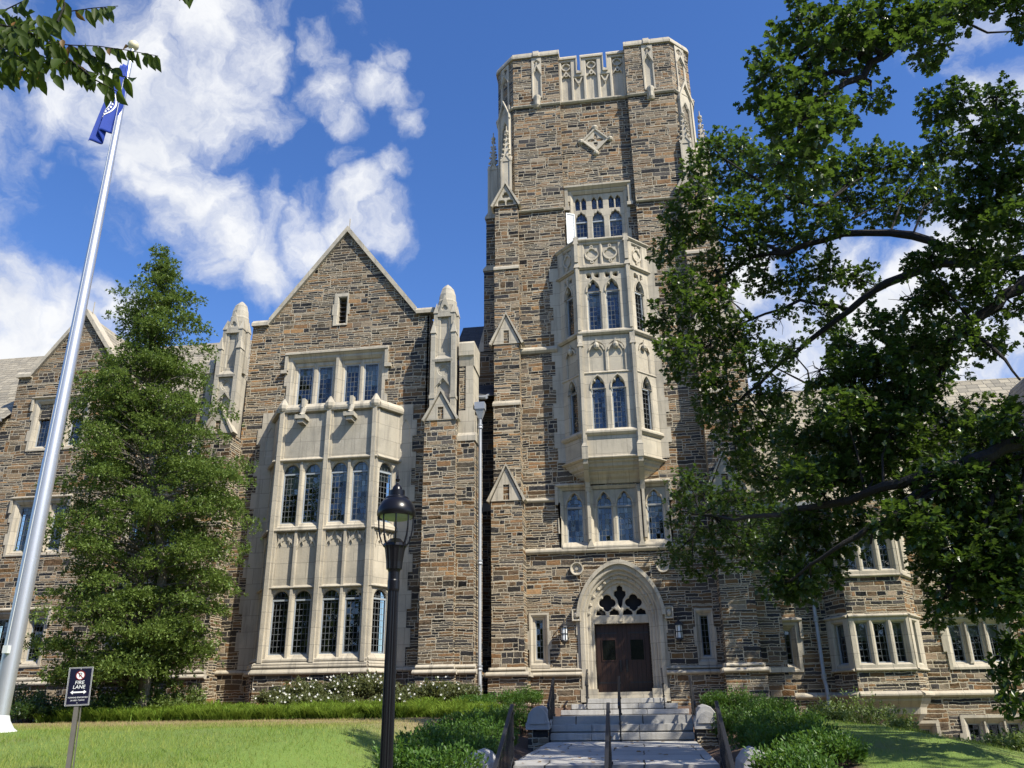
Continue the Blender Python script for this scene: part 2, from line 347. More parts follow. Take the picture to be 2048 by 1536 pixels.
def groundmat():
    m, k, b, o = mat('lawn_ground')
    p = k.node('ShaderNodeNewGeometry').outputs['Position']; s = k.sep(p)
    n1, n2, n3 = k.noise(p, .5, 4), k.noise(p, 6, 4), k.noise(p, 45, 3)
    green = k.mix(n2, (.110,.190,.024), (.170,.240,.042))
    green = k.mix(k.step(n1, .5, .72, 0, .55), green, (.19,.175,.070))
    straw = k.mix(n3, (.24,.175,.085), (.36,.28,.15))
    mulch = k.mix(n3, (.050,.030,.020), (.16,.095,.06))
    yy = k.math('ADD', s[1], k.math('MULTIPLY', k.math('SUBTRACT', n1, .5), 2.2))
    yy = k.math('ADD', yy, k.math('MULTIPLY', k.math('SUBTRACT', n2, .5), .8))
    dry = k.math('MULTIPLY', k.step(yy, 13.2, 17.0), .9); bed = k.step(yy, 22.0, 22.5)
    side = k.math('MULTIPLY', k.step(k.math('ADD', s[0], k.math('MULTIPLY', k.math('SUBTRACT', n2, .5), .5)), -3.45, -3.25), k.step(s[0], 3.0, 2.6)); bed = k.math('MAXIMUM', bed, side)
    right = k.step(s[0], 2.6, 2.9)
    bed = k.math('MULTIPLY', bed, k.math('SUBTRACT', 1.0, k.math('MULTIPLY', right, k.step(s[1], 29.0, 28.2))))
    dry = k.math('MULTIPLY', dry, k.step(s[0], -2.0, -4.5))
    c = k.mix(bed, k.mix(dry, green, straw), mulch)
    road = k.step(s[1], 6.0, 5.7)
    c = k.mix(road, c, k.mix(n3, (.09,.088,.085), (.14,.137,.13)))
    k.put(b.inputs['Base Color'], c); b.inputs['Roughness'].default_value = .9
    bump(k, b, k.math('ADD', n3, k.noise(p, 14, 4)), .8, .04); return m
M['ground'] = groundmat()

def flagstone():
    m, k, b, o = mat('flagstone_paving')
    p = k.node('ShaderNodeNewGeometry').outputs['Position']; s = k.sep(p)
    br = k.node('ShaderNodeTexBrick'); k.put(br.inputs['Vector'], k.vmath('ADD', p, k.scale(k.noise(p, 1.2, 2, out='Color'), .12))); br.inputs['Scale'].default_value = 1.0
    br.offset = .37; br.squash = 1.3; br.squash_frequency = 3
    br.inputs['Brick Width'].default_value = 1.55; br.inputs['Row Height'].default_value = 1.1; br.inputs['Mortar Size'].default_value = .014
    br.inputs['Color1'].default_value = (.33,.325,.31,1); br.inputs['Color2'].default_value = (.47,.445,.40,1); br.inputs['Mortar'].default_value = (.055,.05,.038,1)
    k.put(b.inputs['Base Color'], k.mix(k.step(k.noise(p, 2.2, 6), .45, .75, 0, .4), br.outputs['Color'], (.20,.19,.17)))
    b.inputs['Roughness'].default_value = .75
    bump(k, b, k.math('SUBTRACT', k.noise(p, 12, 5), k.math('MULTIPLY', br.outputs['Fac'], 1.5)), .6, .02); return m
M['flags'] = flagstone()
# ---------------------------------------------------------------- geometry kit
class Fr:
    """wall frame: u runs along the wall, v is height, w points out of the wall"""
    def __init__(s, ax, ay, bx=None, by=None):
        if bx is None: s.o = (0.0, ay); s.d = (1.0, 0.0); s.L = 0.0
        else:
            s.L = math.hypot(bx-ax, by-ay); s.o = (ax, ay); s.d = ((bx-ax)/s.L, (by-ay)/s.L)
        s.n = (s.d[1], -s.d[0])
    def pt(s, u, v, w):
        return (s.o[0]+s.d[0]*u+s.n[0]*w, s.o[1]+s.d[1]*u+s.n[1]*w, v)
def front(y): return Fr(0, y)

def area(l): return .5*sum(l[i][0]*l[(i+1) % len(l)][1]-l[(i+1) % len(l)][0]*l[i][1] for i in range(len(l)))
def ccw(l): return list(l) if area(l) > 0 else list(reversed(l))
def offset(l, d):
    """grow (d>0) a ccw loop outward"""
    l = ccw(l); n = len(l); out = []
    for i in range(n):
        a, b, c = l[i-1], l[i], l[(i+1) % n]
        e1 = (b[0]-a[0], b[1]-a[1]); e2 = (c[0]-b[0], c[1]-b[1])
        m1 = math.hypot(*e1) or 1e-9; m2 = math.hypot(*e2) or 1e-9
        n1 = (e1[1]/m1, -e1[0]/m1); n2 = (e2[1]/m2, -e2[0]/m2)
        s_ = (n1[0]+n2[0], n1[1]+n2[1]); q = s_[0]**2+s_[1]**2
        f = 2*d/max(q, .6); out.append((b[0]+s_[0]*f, b[1]+s_[1]*f))
    return out
def rect(u0, u1, v0, v1): return [(u0, v0), (u1, v0), (u1, v1), (u0, v1)]
def arch(u0, u1, v0, vs, rise, n=9, p=2.0):
    """opening with a curved head; p=2 round, p<2 pointed"""
    c, h = (u0+u1)/2, (u1-u0)/2
    pts = [(u0, v0), (u1, v0)]
    for i in range(2*n+1):
        t = PI*i/(2*n); x = cos(t); y = sin(t)
        if p < 2:
            a = abs(x); y = (1-a**p)**(1/p) if a < 1 else 0.0
        pts.append((c+h*x, vs+rise*y))
    return pts
def lancet(u0, u1, v0, vs, rise, n=8):
    c, h = (u0+u1)/2, (u1-u0)/2; R = (h*h+rise*rise)/(2*h)
    pts = [(u0, v0), (u1, v0)]
    a1 = math.asin(min(1, rise/R))
    side = [(R-h, 0)]
    right = [(c-(R-h)+R*cos(a1*i/n), vs+R*sin(a1*i/n)) for i in range(n+1)]
    left = [(2*c-x, y) for x, y in reversed(right)][1:]
    return pts+right+left
def cusped(u0, u1, v0, vs, rise, lobes=3, a=.2, n=24):
    """opening with a cusped (foiled) pointed head"""
    base = lancet(u0, u1, v0, vs, rise, n//2)[2:]; c = (u0+u1)/2; h = (u1-u0)/2
    out = [(u0, v0), (u1, v0)]; m = len(base)
    for i, (x, y) in enumerate(base):
        t = i/(m-1); s_ = abs(sin(lobes*PI*t)); env = min(1.0, 4.5*min(t, 1-t)*lobes/3)
        f = a*(1-s_**.75)*env if 0 < i < m-1 else 0
        out.append((x+(c-x)*f, y+((vs+rise*.25)-y)*f))
    return out
def foil(cx, cy, r, n=4, k=.56, rot=0.0, seg=48, sx=1.0):
    """n-foil outline of overall radius r"""
    d = r*(1-k) if True else 0; rho = r*k; out = []
    for i in range(seg):
        t = 2*PI*i/seg; ph = (t-rot+PI/n) % (2*PI/n)-PI/n
        q = rho*rho-(d*sin(ph))**2; rr = d*cos(ph)+math.sqrt(max(q, 0))
        out.append((cx+rr*cos(t)*sx, cy+rr*sin(t)))
    return out
def circle(cx, cy, r, n=20): return [(cx+r*cos(2*PI*i/n), cy+r*sin(2*PI*i/n)) for i in range(n)]
def toothed(u0, u1, v0, v1, t=.14, course=.56, top=True):
    """block outline with long and short quoins down both sides"""
    n = max(2, round((v1-v0)/course)); R_, L_ = [], []
    for i in range(n):
        a, b = v0+(v1-v0)*i/n, v0+(v1-v0)*(i+1)/n; e = t if i % 2 else 0.0
        R_ += [(u1+e, a), (u1+e, b)]; L_ += [(u0-e, a), (u0-e, b)]
    return R_+list(reversed(L_))

class MB:
    def __init__(s): s.v = []; s.f = []
    def add(s, vs, fs):
        o = len(s.v); s.v += [tuple(p) for p in vs]; s.f += [tuple(i+o for i in f) for f in fs]; return s
    def hexa(s, p):      # 8 points: bottom ring then top ring
        return s.add(p, [(0,3,2,1), (4,5,6,7), (0,1,5,4), (1,2,6,5), (2,3,7,6), (3,0,4,7)])
    def box(s, x0, x1, y0, y1, z0, z1):
        return s.hexa([(x0,y0,z0), (x1,y0,z0), (x1,y1,z0), (x0,y1,z0), (x0,y0,z1), (x1,y0,z1), (x1,y1,z1), (x0,y1,z1)])
    def fbox(s, fr, u0, u1, v0, v1, w0, w1):
        P = fr.pt
        return s.hexa([P(u0,v0,w1), P(u1,v0,w1), P(u1,v0,w0), P(u0,v0,w0), P(u0,v1,w1), P(u1,v1,w1), P(u1,v1,w0), P(u0,v1,w0)])
    def plate(s, fr, outer, holes=(), w0=-.1, w1=0.0, ch=0.0, back=False):
        outer = ccw(outer); hs = [ccw(h) for h in holes]
        fl = [outer]+[offset(h, ch) if ch else h for h in hs]
        tri = tessellate_polygon([[Vector((x, y, 0)) for x, y in l] for l in fl])
        flat = [p for l in fl for p in l]
        s.add([fr.pt(x, y, w1) for x, y in flat], tri)
        if back: s.add([fr.pt(x, y, w0) for x, y in flat], [tuple(reversed(t)) for t in tri])
        n = len(outer)
        s.add([fr.pt(x, y, w1) for x, y in outer]+[fr.pt(x, y, w0) for x, y in outer], [(i, i+n, (i+1) % n+n, (i+1) % n) for i in range(n)])
        for h, e in zip(hs, fl[1:]):
            n = len(h)
            if ch:
                s.add([fr.pt(x, y, w1) for x, y in e]+[fr.pt(x, y, w1-ch) for x, y in h]+[fr.pt(x, y, w0) for x, y in h],
                      [(i, (i+1) % n, (i+1) % n+n, i+n) for i in range(n)]+[(i+n, (i+1) % n+n, (i+1) % n+2*n, i+2*n) for i in range(n)])
            else:
                s.add([fr.pt(x, y, w1) for x, y in h]+[fr.pt(x, y, w0) for x, y in h], [(i, (i+1) % n, (i+1) % n+n, i+n) for i in range(n)])
        return s
    def extx(s, yz, x0, x1):
        """profile in (y, z) run along x"""
        n = len(yz)
        s.add([(x0, y, z) for y, z in yz]+[(x1, y, z) for y, z in yz],
              [(i, (i+1) % n, (i+1) % n+n, i+n) for i in range(n)]+[tuple(range(n-1, -1, -1)), tuple(range(n, 2*n))]); return s
    def extu(s, fr, wv, u0, u1):
        """moulding profile in (w, v) run along u"""
        n = len(wv)
        s.add([fr.pt(u0, v, w) for w, v in wv]+[fr.pt(u1, v, w) for w, v in wv],
              [(i, (i+1) % n, (i+1) % n+n, i+n) for i in range(n)]+[tuple(range(n-1, -1, -1)), tuple(range(n, 2*n))]); return s
    def string(s, fr, u0, u1, z, h=.16, p=.1, back=-.1):
        """weathered string course, its top at z"""
        return s.extu(fr, [(back, z), (.0, z), (p, z-h*.45), (p, z-h*.7), (p*.45, z-h), (back, z-h)], u0, u1)
    def bar(s, a, b, w=.05, h=.05, up=(0, 0, 1)):
        a, b = Vector(a), Vector(b); d = (b-a).normalized(); sd = d.cross(Vector(up))
        if sd.length < 1e-4: sd = d.cross(Vector((1, 0, 0)))
        sd.normalize(); uu = sd.cross(d); sd *= w/2; uu *= h/2
        return s.hexa([a-sd-uu, a+sd-uu, b+sd-uu, b-sd-uu, a-sd+uu, a+sd+uu, b+sd+uu, b-sd+uu])
    def tube(s, pts, rad, n=8, cap=True):
        P = [Vector(p) for p in pts]; m = len(P); ref = None; vs = []
        for i, p in enumerate(P):
            d = (P[min(i+1, m-1)]-P[max(i-1, 0)]).normalized()
            if ref is None: ref = d.orthogonal().normalized()
            ref = (ref-d*ref.dot(d)); ref = ref.normalized() if ref.length > 1e-5 else d.orthogonal().normalized()
            b = d.cross(ref); r = rad[i] if isinstance(rad, (list, tuple)) else rad
            vs += [p+(ref*cos(2*PI*j/n)+b*sin(2*PI*j/n))*r for j in range(n)]
        fs = [(i*n+j, i*n+(j+1) % n, (i+1)*n+(j+1) % n, (i+1)*n+j) for i in range(m-1) for j in range(n)]
        if cap: fs += [tuple(range(n-1, -1, -1)), tuple(range((m-1)*n, m*n))]
        return s.add(vs, fs)
    def lathe(s, cx, cy, prof, n=20, flute=0.0, cap=True):
        vs = []
        for r, z in prof:
            for j in range(n):
                rr = r*(1-flute*(j % 2)); vs.append((cx+rr*cos(2*PI*j/n), cy+rr*sin(2*PI*j/n), z))
        m = len(prof); fs = [(i*n+j, i*n+(j+1) % n, (i+1)*n+(j+1) % n, (i+1)*n+j) for i in range(m-1) for j in range(n)]
        if cap: fs += [tuple(range(n-1, -1, -1)), tuple(range((m-1)*n, m*n))]
        return s.add(vs, fs)
    def build(s, name, m, parent=None, smooth=False, bevel=0.0, split=False):
        if split: return s.parted(name, m, parent, smooth, bevel)
        me = bpy.data.meshes.new(name); me.from_pydata(s.v, [], s.f); me.update()
        return link(name, me, m, parent, smooth, bevel)
def _root(t, i):
    while t[i] != i: t[i] = t[t[i]]; i = t[i]
    return i
def parted(s, name, m, parent=None, smooth=False, bevel=0.0, gap=.05):
    """build every piece that stands clear of the others as an object of its own"""
    t = list(range(len(s.v)))
    for f in s.f:
        a = _root(t, f[0])
        for i in f[1:]: t[_root(t, i)] = a
    V = np.array(s.v); rid = np.array([_root(t, i) for i in range(len(s.v))]); ids, inv = np.unique(rid, return_inverse=True); n = len(ids)
    lo = np.full((n, 3), 1e9); hi = np.full((n, 3), -1e9); np.minimum.at(lo, inv, V-gap/2); np.maximum.at(hi, inv, V+gap/2)
    g = list(range(n))
    for i in range(n):
        for j in np.nonzero((lo[i+1:] <= hi[i]).all(1) & (hi[i+1:] >= lo[i]).all(1))[0]: g[_root(g, int(j)+i+1)] = _root(g, i)
    cl = np.array([_root(g, i) for i in range(n)])[inv]; out = []
    for c in dict.fromkeys(cl.tolist()):
        k = MB(); idx = np.nonzero(cl == c)[0]; mp = {int(o): i for i, o in enumerate(idx)}; k.v = [s.v[i] for i in idx]; k.f = [tuple(mp[i] for i in f) for f in s.f if f[0] in mp]
        out.append(k.build(name, m, parent, smooth, bevel))
    return out[0]
MB.parted = parted
def link(name, me, m, parent=None, smooth=False, bevel=0.0):
    o = bpy.data.objects.new(name, me); COL.objects.link(o)
    me.materials.append(M[m] if isinstance(m, str) else m)
    if smooth:
        me.polygons.foreach_set('use_smooth', [True]*len(me.polygons)); me.set_sharp_from_angle(angle=math.radians(38))
    if bevel:
        b = o.modifiers.new('bevel', 'BEVEL'); b.width = bevel; b.segments = 2; b.limit_method = 'ANGLE'
    if parent is not None:
        o.parent = parent; top = parent
        while top.parent: top = top.parent
        if parent is top: o.matrix_parent_inverse = Matrix.Translation(top.location).inverted()
    return o
def tag(o, label, cat=None, group=None, kind=None):
    if label: o['label'] = label
    if cat: o['category'] = cat
    if group: o['group'] = group
    if kind: o['kind'] = kind
    return o
def thing(name, label, cat, loc, group=None):
    o = bpy.data.objects.new(name, None); COL.objects.link(o); o.location = loc; o.empty_display_size = .3
    return tag(o, label, cat, group)

# ---------------------------------------------------------------- Gothic pieces
def light(win, fr, loop, w, blind=0.0, sash='casement', spring=None, frame=.035):
    """one glazed light: metal casement, leaded pane and perhaps a blind, all children of the window"""
    loop = ccw(loop); xs = [p[0] for p in loop]; zs = [p[1] for p in loop]
    u0, u1, v0, v1 = min(xs), max(xs), min(zs), max(zs)
    g = MB(); big = offset(loop, .03)
    tri = tessellate_polygon([[Vector((x, y, 0)) for x, y in big]])
    g.add([fr.pt(x, y, w) for x, y in big], tri); g.build('pane', 'glass', win)
    c = MB(); top = spring if spring else v1
    c.plate(fr, rect(u0-.01, u1+.01, v0-.01, top), [rect(u0+frame, u1-frame, v0+frame, top-frame)], w-.01, w+.045, .008)
    if spring: c.fbox(fr, u0, u1, top-.03, top+.03, w-.02, w+.05)
    c.build('casement', sash, win)
    if blind > 0:
        b = MB(); z = v1-(v1-v0)*blind
        b.fbox(fr, u0-.02, u1+.02, z, v1+.02, w-.16, w-.14); b.build('blind', 'blind', win)
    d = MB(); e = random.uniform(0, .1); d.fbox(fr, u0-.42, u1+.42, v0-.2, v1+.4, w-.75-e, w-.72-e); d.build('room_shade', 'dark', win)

def gablet(lime, rub, fr, uc, half, z0, h, w, wb):
    """stone gablet on a buttress face: triangle with a rubble slot, copings, saddle roof running back"""
    tri = [(uc-half, z0), (uc+half, z0), (uc, z0+h)]
    s = half*.20
    lime.plate(fr, tri, [rect(uc-s, uc+s, z0+.03, z0+h*.48)], w-.05, w+.035)
    rub.fbox(fr, uc-s*1.3, uc+s*1.3, z0+.02, z0+h*.5, w-.3, w-.009)
    for sg in (-1, 1):
        a, b = (uc+sg*(half+.07), z0-.03), (uc, z0+h+.06)
        n = (.07*h, .07*half*1.0); L = math.hypot(h, half)
        o = (sg*h/L*.10, half/L*.10)
        lime.plate(fr, [a, b, (b[0], b[1]+.10), (a[0]+o[0], a[1]+o[1])], [], wb, w+.10)
def weather(lime, x0, x1, ylow, yup, z, h=.28):
    """sloping stone set-off where a buttress steps back"""
    lime.extx([(ylow-.05, z-.10), (ylow-.05, z), (yup, z+h), (yup+.05, z+h), (yup+.05, z-.10)], x0-.03, x1+.03)
def spire(mb, cx, cy, r, z0, z1, z2, cro=5):
    """pinnacle: square shaft, four little gables, crocketed spire"""
    mb.box(cx-r, cx+r, cy-r, cy+r, z0, z1)
    for sx, sy in ((1,1), (1,-1), (-1,1), (-1,-1)): mb.box(cx+sx*r-.045, cx+sx*r+.045, cy+sy*r-.045, cy+sy*r+.045, z0, z1+.12)
    g = r*1.15; h = r*1.9
    for dx, dy in ((0,-1), (1,0), (0,1), (-1,0)):
        a = (cx+dx*g-dy*g, cy+dy*g+dx*g, z1); b = (cx+dx*g+dy*g, cy+dy*g-dx*g, z1); c = (cx+dx*g, cy+dy*g, z1+h)
        mb.add([a, b, c, (cx, cy, z1), (cx, cy, z1+h)], [(0,1,2), (0,2,4,3), (1,3,4,2)])
        mb.bar(a, c, .06, .06); mb.bar(b, c, .06, .06)
    q = r*.72
    mb.add([(cx-q,cy-q,z1), (cx+q,cy-q,z1), (cx+q,cy+q,z1), (cx-q,cy+q,z1), (cx,cy,z2)], [(0,1,4), (1,2,4), (2,3,4), (3,0,4)])
    for i in range(cro):
        t = (i+.7)/(cro+.6); z = z1+h*.5+(z2-z1-h*.5)*t; e = q*(1-(z-z1)/(z2-z1))+.02; s = .075*(1-.45*t)
        for sx, sy in ((1,1), (1,-1), (-1,1), (-1,-1)):
            mb.lathe(cx+sx*(e+s*.4), cy+sy*(e+s*.4), [(s*.2, z-s), (s, z-s*.2), (s*.7, z+s*.7), (s*.1, z+s)], 6)
    mb.lathe(cx, cy, [(.03, z2-.22), (.10, z2-.12), (.10, z2-.05), (.03, z2), (.02, z2+.25)], 8)
def quatre(mb, fr, cx, cy, r, w, ring=True, n=4):
    """raised quatrefoil in a ring"""
    mb.plate(fr, circle(cx, cy, r, 24), [foil(cx, cy, r*.84, n)], w-.06, w, .015)

# ================================================================ TOWER
XC = -0.55
tower = thing('stone_tower', 'tall square rubble stone tower with battlements, oriel and arched doorway', 'tower', (XC, 31, 1.8))
TW = front(30.92); TU = front(31.0); TC = front(31.3)
# openings of the tower front
DOORW = arch(XC-.07-1.47, XC-.07+1.47, .9, 4.85, 1.82, 12, 1.75)
SL = rect(-3.93, -3.18, 3.2, 5.0); SR = rect(1.93, 2.59, 3.2, 4.98); LOWR = rect(-2.7, 1.42, 7.34, 9.6)
w = MB()
w.plate(TW, [(-5.1,.5), (4.1,.5), (4.1,22.05), (1.05,22.05), (1.05,19.2), (-2.05,19.2), (-2.05,22.05), (-5.1,22.05)],
        [DOORW, SL, SR, LOWR], -.6, 0)
w.plate(TU, rect(-4.2, -2.05, 22.0, 27.75), [], -.6, 0); w.plate(TU, rect(1.05, 3.12, 22.0, 27.75), [], -.6, 0)
w.plate(TC, rect(-2.06, 1.06, 19.0, 28.0), [rect(-1.75, .63, 20.1, 23.1)], -.6, 0)
for A, B in (((-5.05,31.85), (-4.2,31.0)), ((3.12,31.0), (3.97,31.85))):
    f = Fr(*A, *B); w.plate(f, rect(0, f.L, 21.5, 30.62), [], -.3, 0)
for A, B in (((-5.05,39.0), (-5.05,31.85)), ((3.97,31.85), (3.97,39.0))):
    f = Fr(*A, *B); w.plate(f, rect(0, f.L, 21.5, 30.62), [], -.3, 0)
for A, B in (((-5.1,39.0), (-5.1,30.93)), ((4.1,30.93), (4.1,39.0))):
    f = Fr(*A, *B); w.plate(f, rect(0, f.L, .5, 22.05), [], -.3, 0)
w.box(-5.0, 3.9, 38.9, 39.2, .5, 30.6)
w.box(-4.9, 3.8, 32.0, 38.9, 27.9, 28.0)
# piers of the parapet
w.plate(TU, rect(-4.2, -2.05, 27.75, 30.62), [rect(-3.3, -2.86, 28.2, 30.56)], -.45, .02, 0, True)
w.plate(TU, rect(1.05, 3.12, 27.75, 30.62), [rect(1.85, 2.33, 28.0, 30.56)], -.45, .02, 0, True)
w.build('wall', 'rubble', tower)
# base of the tower below the plinth moulding
b = MB()
for x0, x1 in ((-4.0, -2.12), (.92, 2.9)):
    b.box(x0, x1, 30.76, 31.2, .4, 2.96)
b.build('base_wall', 'rubble', tower, split=True)
# string courses, plinths, copings
t = MB()
for x0, x1 in ((-4.0, -2.08), (.84, 2.95)):
    t.string(TW, x0, x1, 3.14, .12, .1); t.string(front(30.76), x0, x1, 3.0, .15, .12)
t.string(TW, -4.1, 2.95, 7.36, .22, .14)
t.string(TW, -4.1, -2.8, 9.26, .16, .09); t.string(TW, 1.5, 2.95, 9.26, .16, .09)
t.string(TW, -4.1, -2.55, 15.56, .30, .14); t.string(TW, 1.45, 2.95, 15.56, .30, .14)
t.string(TW, -4.15, -2.06, 22.15, .16, .12, -.2); t.string(TW, 1.06, 3.0, 22.15, .16, .12, -.2)
t.string(TU, -4.2, -2.02, 27.90, .2, .12); t.string(TU, 1.04, 3.12, 27.90, .2, .12)
for A, B in (((-5.05,31.85), (-4.2,31.0)), ((3.12,31.0), (3.97,31.85)), ((-5.05,39.0), (-5.05,31.85)), ((3.97,31.85), (3.97,39.0))):
    f = Fr(*A, *B); t.string(f, 0, f.L, 27.9, .2, .12)
t.build('string_course', 'lime', tower, split=True)
t = MB()
COP = [(-.5, 30.60), (.10, 30.60), (.10, 30.72), (.02, 30.93), (-.5, 30.97)]
t.extu(TU, COP, -4.22, -2.0); t.extu(TU, COP, 1.02, 3.14)
for A, B in (((-5.05,31.85), (-4.2,31.0)), ((3.12,31.0), (3.97,31.85))):
    f = Fr(*A, *B); t.extu(f, COP, -.02, f.L+.02)
for A, B in (((-5.05,39.0), (-5.05,31.85)), ((3.97,31.85), (3.97,39.0))):
    f = Fr(*A, *B); t.extu(f, COP, 0, f.L)
for x in (-3.1, 2.07): t.extu(TU, [(.10, 30.6), (.15, 30.6), (.15, 30.74), (.05, 30.98), (-.3, 31.05), (-.3, 30.9)], x-.14, x+.14)
t.build('coping', 'lime', tower, bevel=.012, split=True)
# carved niches on the piers and the chamfered corners
n = MB()
def niche(fr, u0, u1, z0, z1, w=.05):
    c = (u0+u1)/2; d = (u1-u0)*.17
    n.plate(fr, rect(u0, u1, z0, z1), [cusped(u0+d, u1-d, z0+.12, z1-1.05, .42, 3, .22), foil(c, z1-.30, (u1-u0)*.30, 4)], w-.12, w, .03)
    n.fbox(fr, u0+.01, u1-.01, z0+.01, z1-.01, w-.2, w-.09)
    for s in (-1, 1):
        n.plate(fr, [(c, z1-.42), (c+s*(u1-u0)*.5, z1-.98), (c+s*(u1-u0)*.5, z1-1.08), (c, z1-.52)], [], w, w+.04)
    n.fbox(fr, c-.025, c+.025, z1-.46, z1-.30, w, w+.05)
niche(TU, -3.31, -2.85, 28.2, 30.57); niche(TU, 1.84, 2.34, 28.0, 30.57)
for c, z in ((-3.08, 28.2), (2.09, 28.0)):
    n.extu(TU, [(-.1, z), (.16, z), (.16, z-.12), (.10, z-.3), (.05, z-.55), (-.1, z-.6)], c-.17, c+.17)
    n.lathe(c, 30.86, [(.03, z-.62), (.11, z-.5), (.12, z-.28), (.16, z-.08), (.16, z)], 8)
for A, B in (((-5.05,31.85), (-4.2,31.0)), ((3.12,31.0), (3.97,31.85))):
    f = Fr(*A, *B); niche(f, f.L/2-.30, f.L/2+.30, 28.1, 30.57, .06)
    n.plate(f, rect(f.L/2-.38, f.L/2+.38, 22.3, 28.1), [cusped(f.L/2-.24, f.L/2+.24, 25.0, 26.7, .6, 3, .2), rect(f.L/2-.22, f.L/2+.22, 22.6, 24.6)], -.05, .10, .05)
    n.fbox(f, f.L/2-.37, f.L/2+.37, 22.3, 28.1, -.1, .0)
    for s in (-1, 1): n.plate(f, [(f.L/2, 28.55), (f.L/2+s*.46, 27.5), (f.L/2+s*.46, 27.3), (f.L/2, 28.35)], [], .08, .2)
    n.fbox(f, f.L/2-.42, f.L/2-.32, 22.3, 27.6, 0, .16); n.fbox(f, f.L/2+.32, f.L/2+.42, 22.3, 27.6, 0, .16)
n.build('carved_niche', 'carve', tower, split=True)
# battlement between the piers
bt = MB()
oL = [(-2.04,27.98), (1.06,27.98), (1.06,30.5), (.24,30.5), (.24,29.6), (0,29.6), (0,30.5), (-.99,30.5), (-.99,29.6), (-1.24,29.6), (-1.24,30.5), (-2.04,30.5)]
hl = [rect(-1.93,-1.50,28.12,30.36), rect(-1.37,-.92,28.12,29.42), rect(-.78,-.28,28.12,30.36), rect(-.13,.30,28.12,29.42), rect(.43,.95,28.12,30.36)]
bt.plate(TC, oL, hl, -.1, .06, .03); bt.plate(TC, oL, [], -.5, -.07, 0, True)
for c in (-1.715, -.53, .69):
    bt.plate(TC, circle(c, 30.08, .215, 22), [foil(c, 30.08, .17, 4)], -.08, .03, .02)
    for s in (-1, 1): bt.plate(TC, [(c, 29.86), (c+s*.2, 29.52), (c+s*.2, 29.44), (c, 29.74)], [], -.08, .03)
    bt.plate(TC, circle(c, 29.62, .11, 12), [circle(c, 29.62, .05, 8)], -.08, .04, .01)
for c in (-1.145, .085):
    for s in (-1, 1): bt.plate(TC, [(c, 28.95), (c+s*.2, 29.4), (c+s*.13, 29.4), (c, 29.1)], [], -.08, .03)
    bt.plate(TC, circle(c, 29.1, .07, 8), [], -.08, .05)
CP = lambda z: [(-.52, z-.02), (.13, z-.02), (.13, z+.08), (.03, z+.22), (-.52, z+.25)]
for u0, u1, z in ((-2.04,-1.19,30.5), (-1.04,.05,30.5), (.19,1.06,30.5), (-1.24,-.99,29.6), (0,.24,29.6)): bt.extu(TC, CP(z), u0, u1)
for u in (-1.24, -.99, 0, .24):
    s = .05 if u in (-1.24, 0) else -.05
    bt.fbox(TC, min(u, u+s), max(u, u+s), 29.62, 30.48, -.5, .12)
bt.string(TC, -2.05, 1.06, 28.1, .2, .14)
bt.build('battlement', 'carve', tower)
# lozenge
lz = MB(); c, z = -.53, 25.74
lz.plate(TC, [(c-.62,z), (c,z-.66), (c+.62,z), (c,z+.66)], [[(c-.50,z), (c,z-.54), (c+.50,z), (c,z+.54)]], -.05, .09, .03)
def petal(a):
    L = []
    for i in range(12):
        t = 2*PI*i/12; x, y = .20+.155*cos(t), .085*sin(t)*(1 if cos(t) < .2 else .8); L.append((c+x*cos(a)-y*sin(a), z+x*sin(a)+y*cos(a)))
    return L
lz.plate(TC, [(c-.51,z), (c,z-.55), (c+.51,z), (c,z+.55)], [petal(a) for a in (0, PI/2, PI, 1.5*PI)], -.06, .03, .02)
for dx, dz in ((.66,0), (-.66,0), (0,.70), (0,-.70)): lz.lathe(c+dx, 31.3, [(.03, z+dz-.13), (.12, z+dz-.08), (.15, z+dz), (.12, z+dz+.08), (.03, z+dz+.13)], 8)
lzo = lz.build('lozenge_ornament', 'carve', tower)
q = MB(); q.fbox(TC, c-.4, c+.4, z-.4, z+.4, -.05, -.035); q.build('dark_opening', 'dark', lzo)

